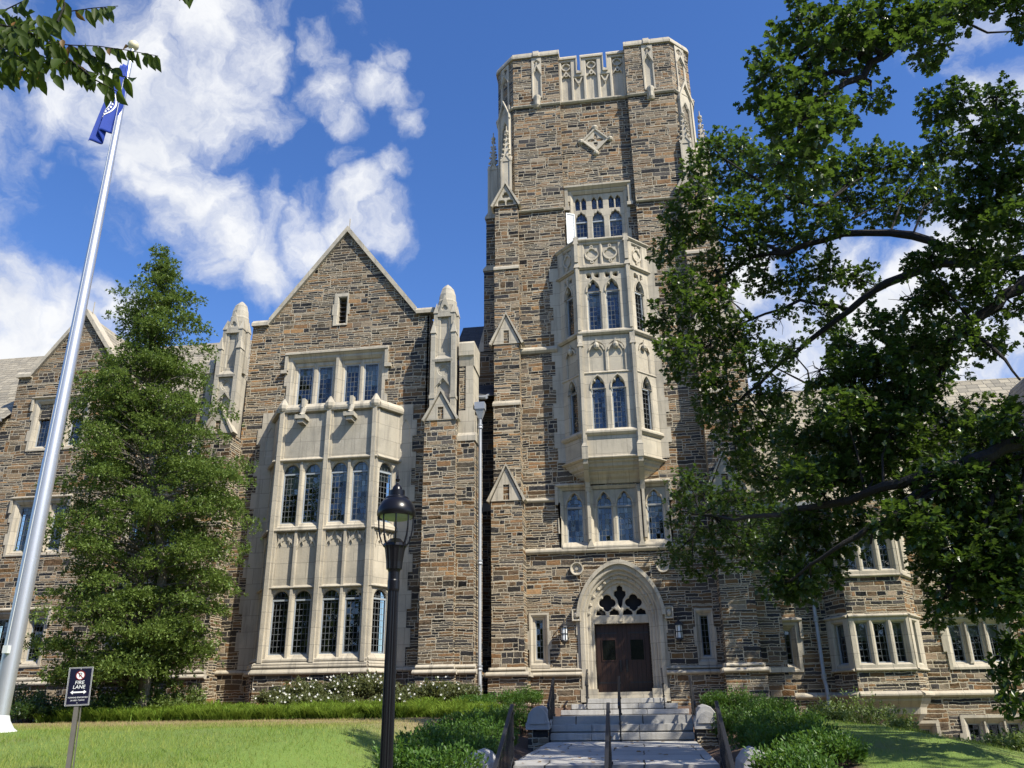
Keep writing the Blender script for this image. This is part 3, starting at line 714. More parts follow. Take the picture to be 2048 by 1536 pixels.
# front and side buttresses
def buttress(xl, xr, sgn):
    rub, lime = MB(), MB(); c = (xl+xr)/2
    f = front(0)
    segs = [(.4, 2.95, 29.84, xl-.14, xr+.14), (2.95, 9.03, 30.0, xl-.04, xr+.04), (9.03, 13.0, 30.25, xl+.02, xr-.02), (13.0, 15.58, 30.40, xl+.03, xr-.03),
            (15.58, 19.2, 30.52, xl+.04, xr-.02), (19.2, 22.3, 30.62, xl+.06, xr-.02)]
    for z0, z1, y, a, b_ in segs: rub.box(a, b_, y, 31.0, z0, z1)
    lime.string(front(30.0), xl-.08, xr+.08, 3.15, .13, .12); lime.string(front(29.84), xl-.20, xr+.20, 3.0, .17, .13)
    for sx, a, b_ in ((1, xr+.04, xr+.14), (-1, xl-.04, xl-.14)):
        lime.extx([(30.0, 3.15), (31.0, 3.15), (31.0, 2.98), (30.0, 2.98)], min(a, a+sx*.1), max(a, a+sx*.1))
        lime.extx([(29.78, 2.98), (31.0, 2.98), (31.0, 2.84), (29.78, 2.84)], min(b_, b_+sx*.11), max(b_, b_+sx*.11))
    gablet(lime, rub, front(30.0), c, .58, 9.0, 1.28, .0, -.5); rub.plate(front(30.02), [(c-.5,9.0), (c+.5,9.0), (c,10.15)], [], -.4, 0)
    weather(lime, xl+.02, xr-.02, 30.25, 30.40, 12.95, .16)
    gablet(lime, rub, front(30.40), c, .55, 15.55, 1.25, .0, -.4); rub.plate(front(30.42), [(c-.48,15.55), (c+.48,15.55), (c,16.65)], [], -.3, 0)
    weather(lime, xl+.04, xr-.02, 30.52, 30.62, 19.15, .13)
    zt = 22.25
    lime.plate(front(30.58), [(c-.5,zt), (c+.5,zt), (c,zt+1.05)], [cusped(c-.34, c-.03, zt+.0, zt+.14, .12, 1, 0), cusped(c+.03, c+.34, zt, zt+.14, .12, 1, 0), foil(c, zt+.5, .16, 3, .56, PI/2)], -.2, .03, .02)
    lime.plate(front(30.7), [(c-.5,zt-.02), (c+.5,zt-.02), (c,zt+1.02)], [], -.4, 0)
    for s in (-1, 1): lime.plate(front(30.58), [(c+s*.57,zt-.06), (c,zt+1.1), (c,zt+1.24), (c+s*.66,zt-.02)], [], -.5, .10)
    br = rub.build('buttress', 'rubble', tower); lime.build('gablet', 'lime', br, split=True)
    p = MB(); spire(p, c, 31.05, .20, 22.4, 24.75, 26.6); p.build('pinnacle', 'carve', tower)
buttress(-5.1, -4.02, -1); buttress(2.86, 3.92, 1)
def side_buttress(x_in, d, s):
    rub, lime = MB(), MB()
    X = lambda v: (min(x_in, x_in+s*v), max(x_in, x_in+s*v))
    y0 = 31.55 if s < 0 else 30.5
    for z0, z1, o in ((.4, 2.95, d+.26), (2.95, 9.0, d+.14), (9.0, 15.8, d), (15.8, 19.6, d-.22), (19.6, 22.3, d-.32)):
        a, b_ = X(o); rub.box(a, b_, y0 if z0 < 15 else 31.5, 32.7, z0, z1)
    for z, o, o2, h in ((15.8, d, d-.22, 1.1), (19.6, d-.22, d-.32, .25), (22.25, d-.30, d-.75, .85), (9.0, d+.14, d, .3)):
        yy = y0-.03 if z < 16 else 31.46
        pr = [(x_in, z), (x_in+s*(o+.04), z), (x_in+s*(o+.04), z+.08), (x_in+s*o2, z+h), (x_in, z+h)]
        n_ = len(pr); lime.add([(x, yy, zz_) for x, zz_ in pr]+[(x, 32.73, zz_) for x, zz_ in pr], [(i, (i+1) % n_, (i+1) % n_+n_, i+n_) for i in range(n_)]+[tuple(range(n_-1,-1,-1)), tuple(range(n_, 2*n_))])
    a, b_ = X(d+.34); lime.box(a, b_, y0-.1, 32.8, 2.84, 3.0)
    br = rub.build('buttress', 'rubble', tower); lime.build('set_off', 'lime', br, split=True)
    p = MB(); spire(p, x_in+s*.28, 32.05, .19, 22.6, 25.1, 27.1); p.build('pinnacle', 'carve', tower)
side_buttress(-5.05, .85, -1); side_buttress(3.98, .72, 1)

# top window with its traceried head
w3 = MB()
w3.plate(TC, toothed(-1.80, .68, 19.9, 23.15, .10, .5), [rect(-1.66, .54, 20.25, 22.98)], -.12, .03, .10)
L3 = [(-1.60,-1.10), (-.87,-.37), (-.13,.41)]
h3 = [cusped(a, b_, 20.3, 21.66, .44, 5, .20) for a, b_ in L3]
for a, b_ in L3:
    m_ = (a+b_)/2; h3 += [cusped(a+.01, m_-.035, 22.2, 22.62, .22, 3, .2), cusped(m_+.035, b_-.01, 22.2, 22.62, .22, 3, .2)]
w3.plate(TC, rect(-1.70, .58, 20.2, 23.02), h3, -.30, -.11, .018)
w3.extu(TC, [(-.1,23.42), (.05,23.42), (.20,23.32), (.20,23.24), (.05,23.14), (-.1,23.14)], -2.02, .88)
for a, b_ in ((-2.02,-1.88), (.74,.88)): w3.fbox(TC, a, b_, 22.25, 23.2, -.1, .14); w3.fbox(TC, a-.06, b_+.06, 22.1, 22.27, -.1, .17)
win3 = w3.build('window', 'lime', tower)
tag(win3, 'top tower window with one sash standing open')
for i, (a, b_) in enumerate(L3):
    light(win3, TC, rect(a-.02, b_+.02, 20.3, 22.1), -.22, .35 if i else 0, spring=21.6)
light(win3, TC, rect(-1.62, .44, 22.2, 22.9), -.24)
sa = MB(); f = Fr(-1.98, 30.98, -1.62, 31.14)
sa.plate(f, rect(0, f.L, 20.32, 21.85), [rect(.04, f.L-.04, 20.37, 21.80)], -.03, .02); sa.build('open_sash', 'white_sash', win3)
g = MB(); g.fbox(f, .03, f.L-.03, 20.36, 21.81, -.012, -.004); g.build('frosted_pane', 'frost', win3)
lb = MB()
for i in range(1, 3): lb.fbox(f, f.L*i/3-.008, f.L*i/3+.008, 20.37, 21.8, -.02, .002)
for i in range(1, 8): lb.fbox(f, .04, f.L-.04, 20.37+i*.179-.008, 20.37+i*.179+.008, -.018, .004)
lb.build('sash_bars', 'lead', win3)
ac = MB(); ac.plate(TC, rect(-1.52, -1.14, 20.28, 20.82), [rect(-1.46, -1.20, 20.33, 20.72)], -.4, -.12, .01); ac.build('fan_unit', 'white_sash', win3)
g = MB(); g.fbox(TC, -1.5, -1.16, 20.3, 20.76, -.3, -.2); g.build('fan_grille', 'iron', win3)

# lower four-light window
lw = MB()
lw.plate(TW, toothed(-2.62, 1.34, 7.3, 9.64, .12, .56), [rect(-2.55,-1.69,7.42,9.53), rect(-1.41,.19,7.42,9.53), rect(.44,1.30,7.42,9.53)], -.12, .035, .10)
LL = [(-2.42,-1.82), (-1.27,-.73), (-.53,.04), (.59,1.17)]
lw.plate(TW, rect(-2.66, 1.38, 7.32, 9.62), [cusped(a, b_, 7.55, 8.86, .58, 3, .30) for a, b_ in LL], -.32, -.115, .045)
for a, b_ in LL:
    c = (a+b_)/2
    lw.plate(TW, lancet(a-.06, b_+.06, 8.85, 8.86, .62), [lancet(a-.02, b_+.02, 8.86, 8.87, .56)], -.1, -.05)
for c in (-1.55, .315):
    lw.plate(TW, [(c-.14,7.3), (c+.14,7.3), (c+.05,7.5), (c+.05,9.6), (c-.05,9.6), (c-.05,7.5)], [], -.2, .16)
for a, b_ in ((-2.8,-1.68), (.42,1.5)): lw.string(TW, a, b_, 9.80, .18, .18)
for a in (-2.83, 1.42): lw.fbox(TW, a, a+.11, 8.95, 9.7, -.1, .13)
lw.extu(TW, [(-.2,7.56), (-.12,7.56), (.12,7.36), (.12,7.3), (-.2,7.3)], -2.6, 1.34)
lwo = lw.build('window', 'lime', tower)
for i, (a, b_) in enumerate(LL): light(lwo, TW, rect(a, b_, 7.55, 9.42), -.24, (0,0,.42,.5)[i], spring=8.88)

# slit windows by the door
for (a, b_), (ga, gb), nm in (((-3.99,-3.12), (-3.70,-3.42), 'left'), ((1.87,2.65), (2.13,2.42), 'right')):
    s = MB(); s.plate(TW, toothed(a+.07, b_-.07, 3.14, 5.05, .07, .62), [rect(ga-.09, gb+.09, 3.32, 4.90)], -.08, .04, .07)
    s.plate(TW, rect(ga-.14, gb+.14, 3.26, 4.96), [rect(ga, gb, 3.44, 4.82)], -.3, -.08, .03)
    so_ = s.build('slit_window', 'lime', tower); light(so_, TW, rect(ga, gb, 3.44, 4.82), -.2, frame=.03)
# rosettes and label stones
r = MB()
for x in (-2.12, .98):
    r.plate(TW, circle(x, 6.56, .235, 22), [circle(x, 6.56, .185, 22)], -.05, .12, .02); r.plate(TW, circle(x, 6.56, .19, 22), [foil(x, 6.56, .15, 4)], -.05, .05, .02)
    r.plate(TW, circle(x, 6.56, .055, 8), [], -.05, .09); r.fbox(TW, x-.17, x+.17, 6.39, 6.73, -.06, .012)
for x in (-2.2, 1.07):
    r.plate(TW, rect(x-.15, x+.15, 4.72, 5.12), [rect(x-.10, x+.10, 4.77, 5.07)], -.05, .16, .02); r.fbox(TW, x-.11, x+.11, 4.76, 5.08, -.05, .09)
    r.lathe(x, 30.80, [(.03, 4.80), (.08, 4.86), (.085, 4.95), (.03, 5.03)], 8)
r.build('carved_rosette', 'carve', tower, split=True)

# doorway
DC = XC-.07
d = MB()
def ring(h1, r1, h0, r0, w0, w1, spring=4.85):
    d.plate(TW, arch(DC-h1, DC+h1, 2.2, spring, r1, 14, 1.78), [arch(DC-h0, DC+h0, 2.15, spring, r0, 14, 1.8)], w0, w1, .03)
ring(1.46, 1.84, 1.29, 1.62, -.15, .10); ring(1.31, 1.64, 1.20, 1.48, -.25, -.02); ring(1.22, 1.50, 1.08, 1.32, -.4, -.13); ring(1.10, 1.34, .98, 1.18, -.5, -.24)
# hood mould over the arch
hm = arch(DC-1.57, DC+1.57, 4.85, 4.86, 1.97, 16, 1.78); hi = arch(DC-1.45, DC+1.45, 4.8, 4.86, 1.82, 16, 1.78)
hp = hm[2:]; hq = hi[2:]
d.plate(TW, hp+list(reversed(hq)), [], -.1, .20)
for i in range(13):
    t_ = PI*(i+.5)/13; x = DC+1.145*abs(cos(t_))**1.0*(1 if cos(t_) > 0 else -1); z = 4.86+1.40*(1-abs(cos(t_))**1.79)**(1/1.79)
    d.lathe(x, 30.92+.14, [(.02, z-.07), (.065, z-.03), (.065, z+.03), (.02, z+.07)], 6)
for s in (-1, 1):     # jamb plinths and threshold
    a, b_ = DC+s*.93, DC+s*1.52
    d.box(min(a, b_), max(a, b_), 30.74, 31.2, 2.0, 2.42)
    d.plate(TW, toothed(min(DC+s*1.42, DC+s*1.56), max(DC+s*1.42, DC+s*1.56), 2.4, 4.85, .05, .6), [], -.1, .03)
d.box(DC-.95, DC+.95, 30.85, 31.5, 2.16, 2.32)
d.fbox(TW, DC-.99, DC+.99, 4.64, 4.88, -.52, -.30)
for i in range(3): d.fbox(TW, DC-.62+i*.55, DC-.50+i*.55, 4.70, 4.76, -.32, -.27)
dr = d.build('doorway', 'lime', tower)
ty = MB()
tyo = arch(DC-.99, DC+.99, 4.86, 4.90, 1.16, 14, 1.8)
th = [foil(DC-.47, 5.36, .30, 4, .50), foil(DC+.47, 5.36, .30, 4, .50), [(DC+.06,5.26), (DC+.10,5.48), (DC+.21,5.62), (DC+.20,5.76), (DC+.10,5.80), (DC+.10,5.92), (DC,5.99), (DC-.10,5.92), (DC-.10,5.80), (DC-.20,5.76), (DC-.21,5.62), (DC-.10,5.48), (DC-.06,5.26), (DC,5.16)]]
for i in range(4):
    cx = DC-.72+i*.48; th.append(cusped(cx-.17, cx+.17, 4.93, 4.98, .17, 3, .28))
ty.plate(TW, tyo, th, -.46, -.32, .03); ty.build('tympanum', 'carve', dr)
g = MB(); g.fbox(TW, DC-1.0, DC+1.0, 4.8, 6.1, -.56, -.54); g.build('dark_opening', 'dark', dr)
dl = MB()
dl.fbox(TW, DC-.96, DC-.008, 2.32, 4.64, -.62, -.54); dl.fbox(TW, DC+.008, DC+.96, 2.32, 4.64, -.62, -.54)
for x in (DC-.5, DC+.5):
    for a, b_ in ((-.27, -.23), (.23, .27)): dl.fbox(TW, x+a, x+b_, 3.36, 4.12, -.56, -.52)
    dl.fbox(TW, x-.23, x+.23, 3.36, 3.40, -.56, -.52); dl.fbox(TW, x-.23, x+.23, 4.08, 4.12, -.56, -.52)
dl.fbox(TW, DC-.045, DC+.045, 2.34, 4.62, -.56, -.515)
door = dl.build('double_door', 'wood', tower)
h = MB()
for s in (-1, 1):
    h.fbox(TW, DC+s*.11-.03, DC+s*.11+.03, 3.0, 3.4, -.55, -.50)
    h.tube([TW.pt(DC+s*.11, 3.05, -.5), TW.pt(DC+s*.11, 3.08, -.42), TW.pt(DC+s*.11, 3.32, -.42), TW.pt(DC+s*.11, 3.36, -.5)], .014, 6)
    for z in (2.62, 4.30): h.fbox(TW, min(DC+s*.93, DC+s*.2), max(DC+s*.93, DC+s*.2), z, z+.05, -.56, -.525)
h.build('door_fitting', 'iron', door, split=True)
g = MB()
for x in (DC-.5, DC+.5): g.fbox(TW, x-.235, x+.235, 3.395, 4.085, -.545, -.533)
g.build('door_pane', 'door_glass', door, split=True)

# ---------------- oriel
OF, OH, OD = 1.02, 1.85, .87                         # front half width, half width at the wall, projection
OY = 30.92-OD
f0 = Fr(XC-OF, OY, XC+OF, OY); fl = Fr(XC-OH, 30.92, XC-OF, OY); fR = Fr(XC+OF, OY, XC+OH, 30.92)
o = MB(); ot = MB(); olights = []
def u0(x): return x-(XC-OF)
pairs_hi = [(-1.20,-.69), (-.45,.06)]; pairs_lo = [(-1.22,-.71), (-.45,.06)]
def facet(fr, hi, lo, qs):
    L = fr.L
    for z0, z1, pr, zs in ((15.72, 18.42, hi, 17.46), (11.60, 13.92, lo, 13.28)):
        hs = []
        for a, b_ in pr:
            c = (a+b_)/2; hs.append(cusped(a, b_, z0, zs-.02, .50, 3, .30))
            if z0 > 15:
                hs += [foil(a+.09, 18.16, .10, 3, .56, 0), foil(b_-.09, 18.16, .10, 3, .56, PI)] if b_-a > .4 else []
        o.plate(fr, rect(0, L, z0-.02, z1), hs, -.22, 0, .045)
        for a, b_ in pr:
            olights.append((fr, rect(a, b_, z0, zs+.44), zs))
            o.plate(fr, lancet(a-.05, b_+.05, zs-.05, zs, .56), [lancet(a-.01, b_+.01, zs-.04, zs+.01, .49)], -.02, .035)
            if z0 > 15:
                c = (a+b_)/2
                for s in (-1, 1): ot.plate(fr, [(c, zs+.5), (c+.03*s, zs+.5), (c+s*.05, zs+.72), (c, zs+.84)], [], 0, .04)
    # blind panels with ogee heads
    hs = [cusped(a-.04, b_+.04, 13.98, 14.86, .34, 1, 0) for a, b_ in hi]
    o.plate(fr, rect(0, L, 13.9, 15.48), hs, -.07, 0, .04); o.plate(fr, rect(.01, L-.01, 13.9, 15.48), [], -.22, -.065)
    for a, b_ in hi:
        c = (a+b_)/2
        for s in (-1, 1): ot.plate(fr, [(c+s*.32, 14.84), (c+s*.26, 15.02), (c+s*.06, 15.14), (c, 15.34), (c, 15.22), (c+s*.20, 14.98), (c+s*.27, 14.84)], [], 0, .05)
        ot.lathe(*fr.pt(c, 0, .02)[:2], [(.03, 14.88), (.10, 14.95), (.12, 15.04), (.09, 15.13), (.03, 15.18)], 8)
    # parapet with quatrefoils
    o.plate(fr, rect(0, L, 18.60, 19.74), [rect(c-.30*k_, c+.30*k_, 18.70, 19.60) for c, k_ in qs], -.05, .03, .05); o.plate(fr, rect(.01, L-.01, 18.6, 19.74), [], -.3, -.045)
    for c, k_ in qs:
        ot.plate(fr, [(c+(x-c)*k_, y) for x, y in circle(c, 19.15, .29, 24)], [[(c+(x-c)*k_, y) for x, y in foil(c, 19.15, .235, 4)]], -.05, .02, .02)
        for zz_ in (18.80, 19.50): ot.plate(fr, [(c+(x-c)*k_, y) for x, y in circle(c, zz_, .075, 8)], [circle(c, zz_, .035*k_, 8)], -.05, .02)
    # apron, mouldings, coping
    o.plate(fr, rect(0, L, 10.44, 11.40), [], -.25, 0)
    for z, h, p in ((19.92, .2, .12), (18.62, .17, .12), (15.74, .26, .14), (13.94, .08, .04), (11.62, .26, .13), (10.56, .14, .14)):
        p2 = p*.41
        prof = [(-.2, z), (.0, z), (p, z-h*.45), (p, z-h*.7), (p*.4, z-h), (-.2, z-h)]
        o.extu(fr, prof, -p2*.9, L+p2*.9)
facet(f0, [(u0(a), u0(b_)) for a, b_ in pairs_hi], [(u0(a), u0(b_)) for a, b_ in pairs_lo], [(u0(-.94), 1), (u0(-.19), 1)])
for fr in (fl, fR): facet(fr, [(fr.L/2-.23, fr.L/2+.23)], [(fr.L/2-.23, fr.L/2+.23)], [(fr.L/2, .85)])
# soffit: corbelled courses running back to the wall
lv = []
for z, tt in ((10.46, 1.0), (10.36, .98), (10.30, .86), (10.20, .82), (10.14, .66), (10.05, .60), (9.98, .42), (9.90, .34), (9.82, .18), (9.70, .06)):
    dd = OD*tt; hh = OF+(OH-OF)*tt; lv.append([(XC-hh, 30.93, z), (XC-OF, 30.92-dd, z), (XC+OF, 30.92-dd, z), (XC+hh, 30.93, z)])
vs = [p for l in lv for p in l]
o.add(vs, [(i*4+j, i*4+j+1, i*4+j+5, i*4+j+4) for i in range(len(lv)-1) for j in range(3)])
o.add([(XC-OF,OY,19.7), (XC+OF,OY,19.7), (XC+OH,30.95,19.7), (XC+OF,31.4,19.7), (XC-OF,31.4,19.7), (XC-OH,30.95,19.7)], [(0,1,2,3,4,5)])
orl = o.build('oriel_bay', 'lime', tower)
ot.build('blind_tracery', 'carve', orl, split=True)
sh = MB()
for s in (-1, 1):      # corner shafts from the parapet down to the window below
    x = XC+s*OF
    sh.box(x-.10, x+.10, OY-.10, OY+.12, 10.9, 19.95)
    sh.box(x-.05, x+.05, OY-.15, OY+.12, 10.9, 15.0); sh.box(x-.05, x+.05, OY-.15, OY+.12, 15.7, 18.5); sh.box(x-.07, x+.07, OY-.17, OY+.1, 18.75, 19.6)
    for z in (15.0, 18.5, 19.6): sh.add([(x-.12,OY-.17,z), (x+.12,OY-.17,z), (x+.12,OY,z), (x-.12,OY,z), (x,OY-.08,z+.42)], [(0,1,4), (1,2,4), (2,3,4), (3,0,4), (0,3,2,1)])
    sh.box(x-.115, x+.115, OY-.19, OY+.1, 10.42, 10.9); sh.add([(x-.12,OY-.2,10.9), (x+.12,OY-.2,10.9), (x+.12,OY,10.9), (x-.12,OY,10.9), (x,OY-.1,11.2)], [(0,1,4), (1,2,4), (2,3,4), (3,0,4)])
    sh.extx([(OY-.16,10.42), (OY-.12,10.25), (30.3,9.95), (30.6,9.72), (30.72,9.4), (30.95,9.4), (30.95,10.42)], x-.09, x+.09)
    sh.box(x-.05, x+.05, 30.72, 30.95, 7.6, 9.45)
sh.build('corner_shaft', 'lime', orl, split=True)
BL = [0, 0, 0, 0, 0, 0, 0, 0]
for i, (fr, lp, zs) in enumerate(olights): light(orl, fr, lp, -.16, (.45, .3, 0, 0, .2, 0, 0, 0)[i % 8], spring=zs)
qn = MB()
for a, b_, tz in ((XC-OH-.26, XC-OH+.05, 1), (XC+OH-.05, XC+OH+.26, 1)): qn.plate(TW, toothed(a, b_, 10.6, 19.1, .13, .6), [], -.1, .03)
qn.build('quoin', 'lime', tower, split=True)
# ================================================================ GABLED HALL
HC = -11.1
hall = thing('gabled_hall', 'gabled stone hall with two-storey limestone bay between two pinnacled piers', 'building', (HC, 29.2, 1.8))
HY = 29.2; HW = front(HY); BY = 28.3; BF = front(BY)
w = MB()
w.plate(HW, [(-15.3,.5), (-7.1,.5), (-7.1,11.6), (-7.48,11.6), (-7.48,16.5), (-8.05,16.62), (HC,20.72), (-14.25,16.62), (-14.9,16.62), (-14.9,11.6), (-15.3,11.6)],
        [rect(-13.15, -9.22, 12.0, 15.05), rect(-11.48, -10.88, 16.4, 17.75), rect(-13.5, -8.52, 3.1, 12.4)], -.55, 0)
w.box(-7.55, -7.45, HY, 39, 9, 16.5); w.box(-14.95, -14.85, HY+.5, 39, 9, 16.5)
w.build('wall', 'rubble', hall)
w = MB(); w.add([(HC,HY+.3,20.6), (HC,38,20.6), (-7.3,38,15.6), (-7.3,HY+.3,15.6), (-14.9,HY+.3,15.6), (-14.9,38,15.6)], [(0,1,2,3), (0,4,5,1)])
w.build('roof', 'slate_tan', hall)
# gable coping
c = MB()
for s in (-1, 1):
    kx = HC+s*3.10; sl_ = (20.72-16.62)/3.10
    prof = [(HC, 20.72-.02), (kx, 16.62-.02), (kx, 16.88), (HC, 20.98)]
    c.plate(HW, prof, [], -.55, .14, 0, True)
    a, b_ = kx, HC+s*3.82
    c.extu(HW, [(-.52,16.57), (.15,16.57), (.15,16.71), (.0,16.86), (-.52,16.90)], min(a, b_)-(.0), max(a, b_))
c.bar((HC, HY+.1, 20.9), (HC, HY+.1, 21.45), .03, .03, (1, 0, 0))
c.build('gable_coping', 'lime', hall)
# attic slit with louvres
s = MB(); s.plate(HW, toothed(-11.48, -10.88, 16.35, 17.80, .06, .48), [rect(-11.29, -10.96, 16.45, 17.62)], -.35, .04, .04); sl0 = s.build('slit_window', 'lime', hall)
s = MB()
for i in range(6): s.add([(-11.3,HY+.28,16.55+i*.2), (-10.95,HY+.28,16.55+i*.2), (-10.95,HY+.12,16.42+i*.2), (-11.3,HY+.12,16.42+i*.2)], [(0,1,2,3)])
s.fbox(HW, -11.4, -10.85, 16.4, 17.7, -.45, -.4); s.build('louvre', 'louver', sl0)
# upper four-light window
u = MB()
u.plate(HW, toothed(-13.2, -9.18, 12.0, 15.08, .12, .6), [rect(-12.95, -11.28, 12.2, 14.86), rect(-11.0, -9.40, 12.2, 14.86)], -.12, .04, .10)
UL = [(-12.82,-12.22), (-11.98,-11.40), (-10.88,-10.30), (-10.09,-9.52)]
u.plate(HW, rect(-13.1, -9.25, 12.1, 14.95), [rect(a, b_, 12.4, 14.66) for a, b_ in UL], -.30, -.12, .06)
u.plate(HW, [(-11.26,12.0), (-11.02,12.0), (-11.09,12.2), (-11.09,14.9), (-11.19,14.9), (-11.19,12.2)], [], -.1, .10)
u.extu(HW, [(-.1,15.30), (.04,15.30), (.18,15.22), (.18,15.14), (.04,15.05), (-.1,15.05)], -13.32, -9.08)
for a, b_, d_ in ((-13.32,-13.2,-1), (-9.2,-9.08,1)):
    u.fbox(HW, a, b_, 14.42, 15.1, -.1, .15); u.fbox(HW, min(a, a+d_*.14), max(b_, b_+d_*.14), 14.36, 14.50, -.1, .16)
uo = u.build('window', 'lime', hall)
for i, (a, b_) in enumerate(UL): light(uo, HW, rect(a, b_, 12.4, 14.66), -.22, (.15, .2, .12, .4)[i])

# two-storey bay
B0 = MB(); B1 = MB(); BT = MB(); blights = []
AL, AR = (-13.56, HY-.02), (-12.98, BY); CL, CR = (-9.06, BY), (-8.48, HY-.02)
bfl, bfr = Fr(*AL, *AR), Fr(*CL, *CR)
LO = [(-12.63,-12.03), (-11.82,-11.22), (-10.81,-10.2), (-10.0,-9.40)]
def bayfacet(fr, lights_, u0_, u1_, mids):
    h = []
    for a, b_ in lights_:
        h += [arch(a, b_, 3.62, 5.42, .33, 8, 2.4), arch(a, b_, 8.14, 9.96, .38, 8, 2.4)]
    B0.plate(fr, rect(u0_, u1_, 3.38, 5.92), h[0::2], -.26, -.05, .055); B0.plate(fr, rect(u0_, u1_, 7.92, 10.50), h[1::2], -.26, -.05, .055)
    bl = [rect(a-.04, b_+.04, 5.95, 7.86) for a, b_ in lights_]
    B0.plate(fr, rect(u0_, u1_, 5.9, 7.94), bl, -.12, -.05, .03); B0.plate(fr, rect(u0_, u1_, 5.9, 7.94), [], -.26, -.11)
    B1.plate(fr, rect(u0_, u1_, 10.46, 12.45), [], -.26, -.03)
    for (a, b_), i in zip(lights_, range(9)):
        blights.append((fr, h[2*i], 5.44)); blights.append((fr, h[2*i+1], 9.98))
        c = (a+b_)/2; hw = (b_-a)/2+.05
        for s in (-1, 1):      # cusped net tracery over the blind panels
            BT.plate(fr, [(c, 7.84), (c+s*hw*.28, 7.56), (c+s*hw*.72, 7.40), (c+s*hw, 7.18), (c+s*hw, 7.30), (c+s*hw*.78, 7.50), (c+s*hw*.36, 7.64), (c+s*.03, 7.86)], [], -.12, -.045)
            BT.plate(fr, [(c+s*hw, 7.86), (c+s*hw*.72, 7.72), (c+s*hw*.66, 7.52), (c+s*hw*.74, 7.50), (c+s*hw*.80, 7.68), (c+s*hw, 7.78)], [], -.12, -.055)
            BT.plate(fr, [(c+s*hw*.36, 7.62), (c+s*hw*.55, 7.50), (c+s*hw*.42, 7.36), (c+s*hw*.40, 7.48), (c+s*hw*.18, 7.54)], [], -.12, -.055)
    for z, h_, p in ((3.42, .18, .12), (5.92, .10, .05), (7.98, .16, .07), (10.58, .16, .10)):
        B0.extu(fr, [(-.2, z), (-.02, z), (p, z-h_*.55), (p, z-h_*.75), (p*.4, z-h_), (-.2, z-h_)], u0_-.02, u1_+.02)
    B0.extu(fr, [(-.35,12.36), (.10,12.36), (.13,12.44), (.13,12.52), (.02,12.68), (-.35,12.72)], u0_-.04, u1_+.04)
    for x in mids: B0.plate(fr, rect(x-.045, x+.045, 3.4, 10.5), [], -.2, .02)
    B0.extu(fr, [(-.2,3.62), (-.12,3.62), (.06,3.46), (.06,3.40), (-.2,3.40)], u0_, u1_); B0.extu(fr, [(-.2,8.14), (-.12,8.14), (.04,7.98), (.04,7.92), (-.2,7.92)], u0_, u1_)
bayfacet(BF, LO, -12.98, -9.06, (-11.925, -10.1))
for fr in (bfl, bfr): bayfacet(fr, [(fr.L/2-.30, fr.L/2+.30)], 0, fr.L, ())
for x in (-12.82, -10.985, -9.205):            # mullion piers
    B0.plate(BF, [(x-.16,3.2), (x+.16,3.2), (x+.16,12.4), (x-.16,12.4)], [], -.2, .03); B0.box(x-.075, x+.075, BY-.12, BY+.1, 3.35, 12.45)
    B0.lathe(x, BY-.03, [(.14, 12.4), (.20, 12.5), (.20, 12.64), (.12, 12.78), (.04, 12.92)], 8)
B0.add([(AL[0],AL[1],12.3), (AR[0],AR[1],12.3), (CL[0],CL[1],12.3), (CR[0],CR[1],12.3)], [(0,1,2,3)])
bay = B0.build('bay_window', 'lime', hall); B1.build('stained_apron', 'lime_grey', bay)
BT.build('blind_tracery', 'carve', bay, split=True)
for i, (fr, lp, sp) in enumerate(blights): light(bay, fr, lp, -.18, (.42, .5, .45, .38, .5, .3)[i % 6] if i % 2 else 0, spring=sp)
for x in (-11.99, -10.11):                      # water spouts
    g = MB(); g.tube([(x, BY+.1, 12.62), (x+.02, BY-.12, 12.45), (x, BY-.22, 12.20), (x-.01, BY-.40, 12.08)], [.10, .10, .085, .09], 8)
    g.box(x-.20, x+.20, BY-.42, BY+.02, 11.98, 12.14); g.box(x-.11, x+.11, BY-.36, BY+.02, 11.84, 11.98); g.box(x-.055, x+.055, BY-.2, BY+.1, 12.5, 12.85)
    g.build('water_spout', 'lime_grey', bay)
bw = MB()
for fr in (BF, bfl, bfr):
    a, b_ = (-12.98, -9.06) if fr is BF else (0, fr.L)
    bw.plate(fr, rect(a, b_, .5, 3.1), [], -.3, .10)
bw.build('base_wall', 'rubble', hall, split=True)
t = MB()
for fr in (BF, bfl, bfr):
    a, b_ = (-12.98, -9.06) if fr is BF else (0, fr.L)
    t.extu(fr, [(-.2,3.30), (.08,3.30), (.14,3.24), (.14,3.20), (.08,3.14), (-.2,3.14)], a-.04, b_+.04); t.extu(fr, [(-.2,3.14), (.15,3.14), (.22,3.04), (.22,3.0), (.15,2.95), (-.2,2.95)], a-.08, b_+.08)
t.string(HW, -14.9, -13.6, 3.2, .16, .1); t.string(HW, -8.4, -7.3, 3.2, .16, .1)
t.build('plinth', 'lime', hall, split=True)
qn = MB()
qn.plate(HW, toothed(-14.05, -13.45, 3.2, 12.75, .16, .62), [cusped(-13.80, -13.52, 11.0, 11.75, .35, 3, .2)], -.1, .035, .03)
qn.plate(HW, toothed(-8.55, -8.0, 3.2, 12.75, .16, .62), [cusped(-8.42, -8.14, 10.9, 11.75, .35, 3, .2)], -.1, .035, .03)
qn.fbox(HW, -13.9, -13.5, 10.8, 12.3, -.12, .008); qn.fbox(HW, -8.5, -8.1, 10.8, 12.3, -.12, .008)
qn.build('quoin', 'lime', hall, split=True)

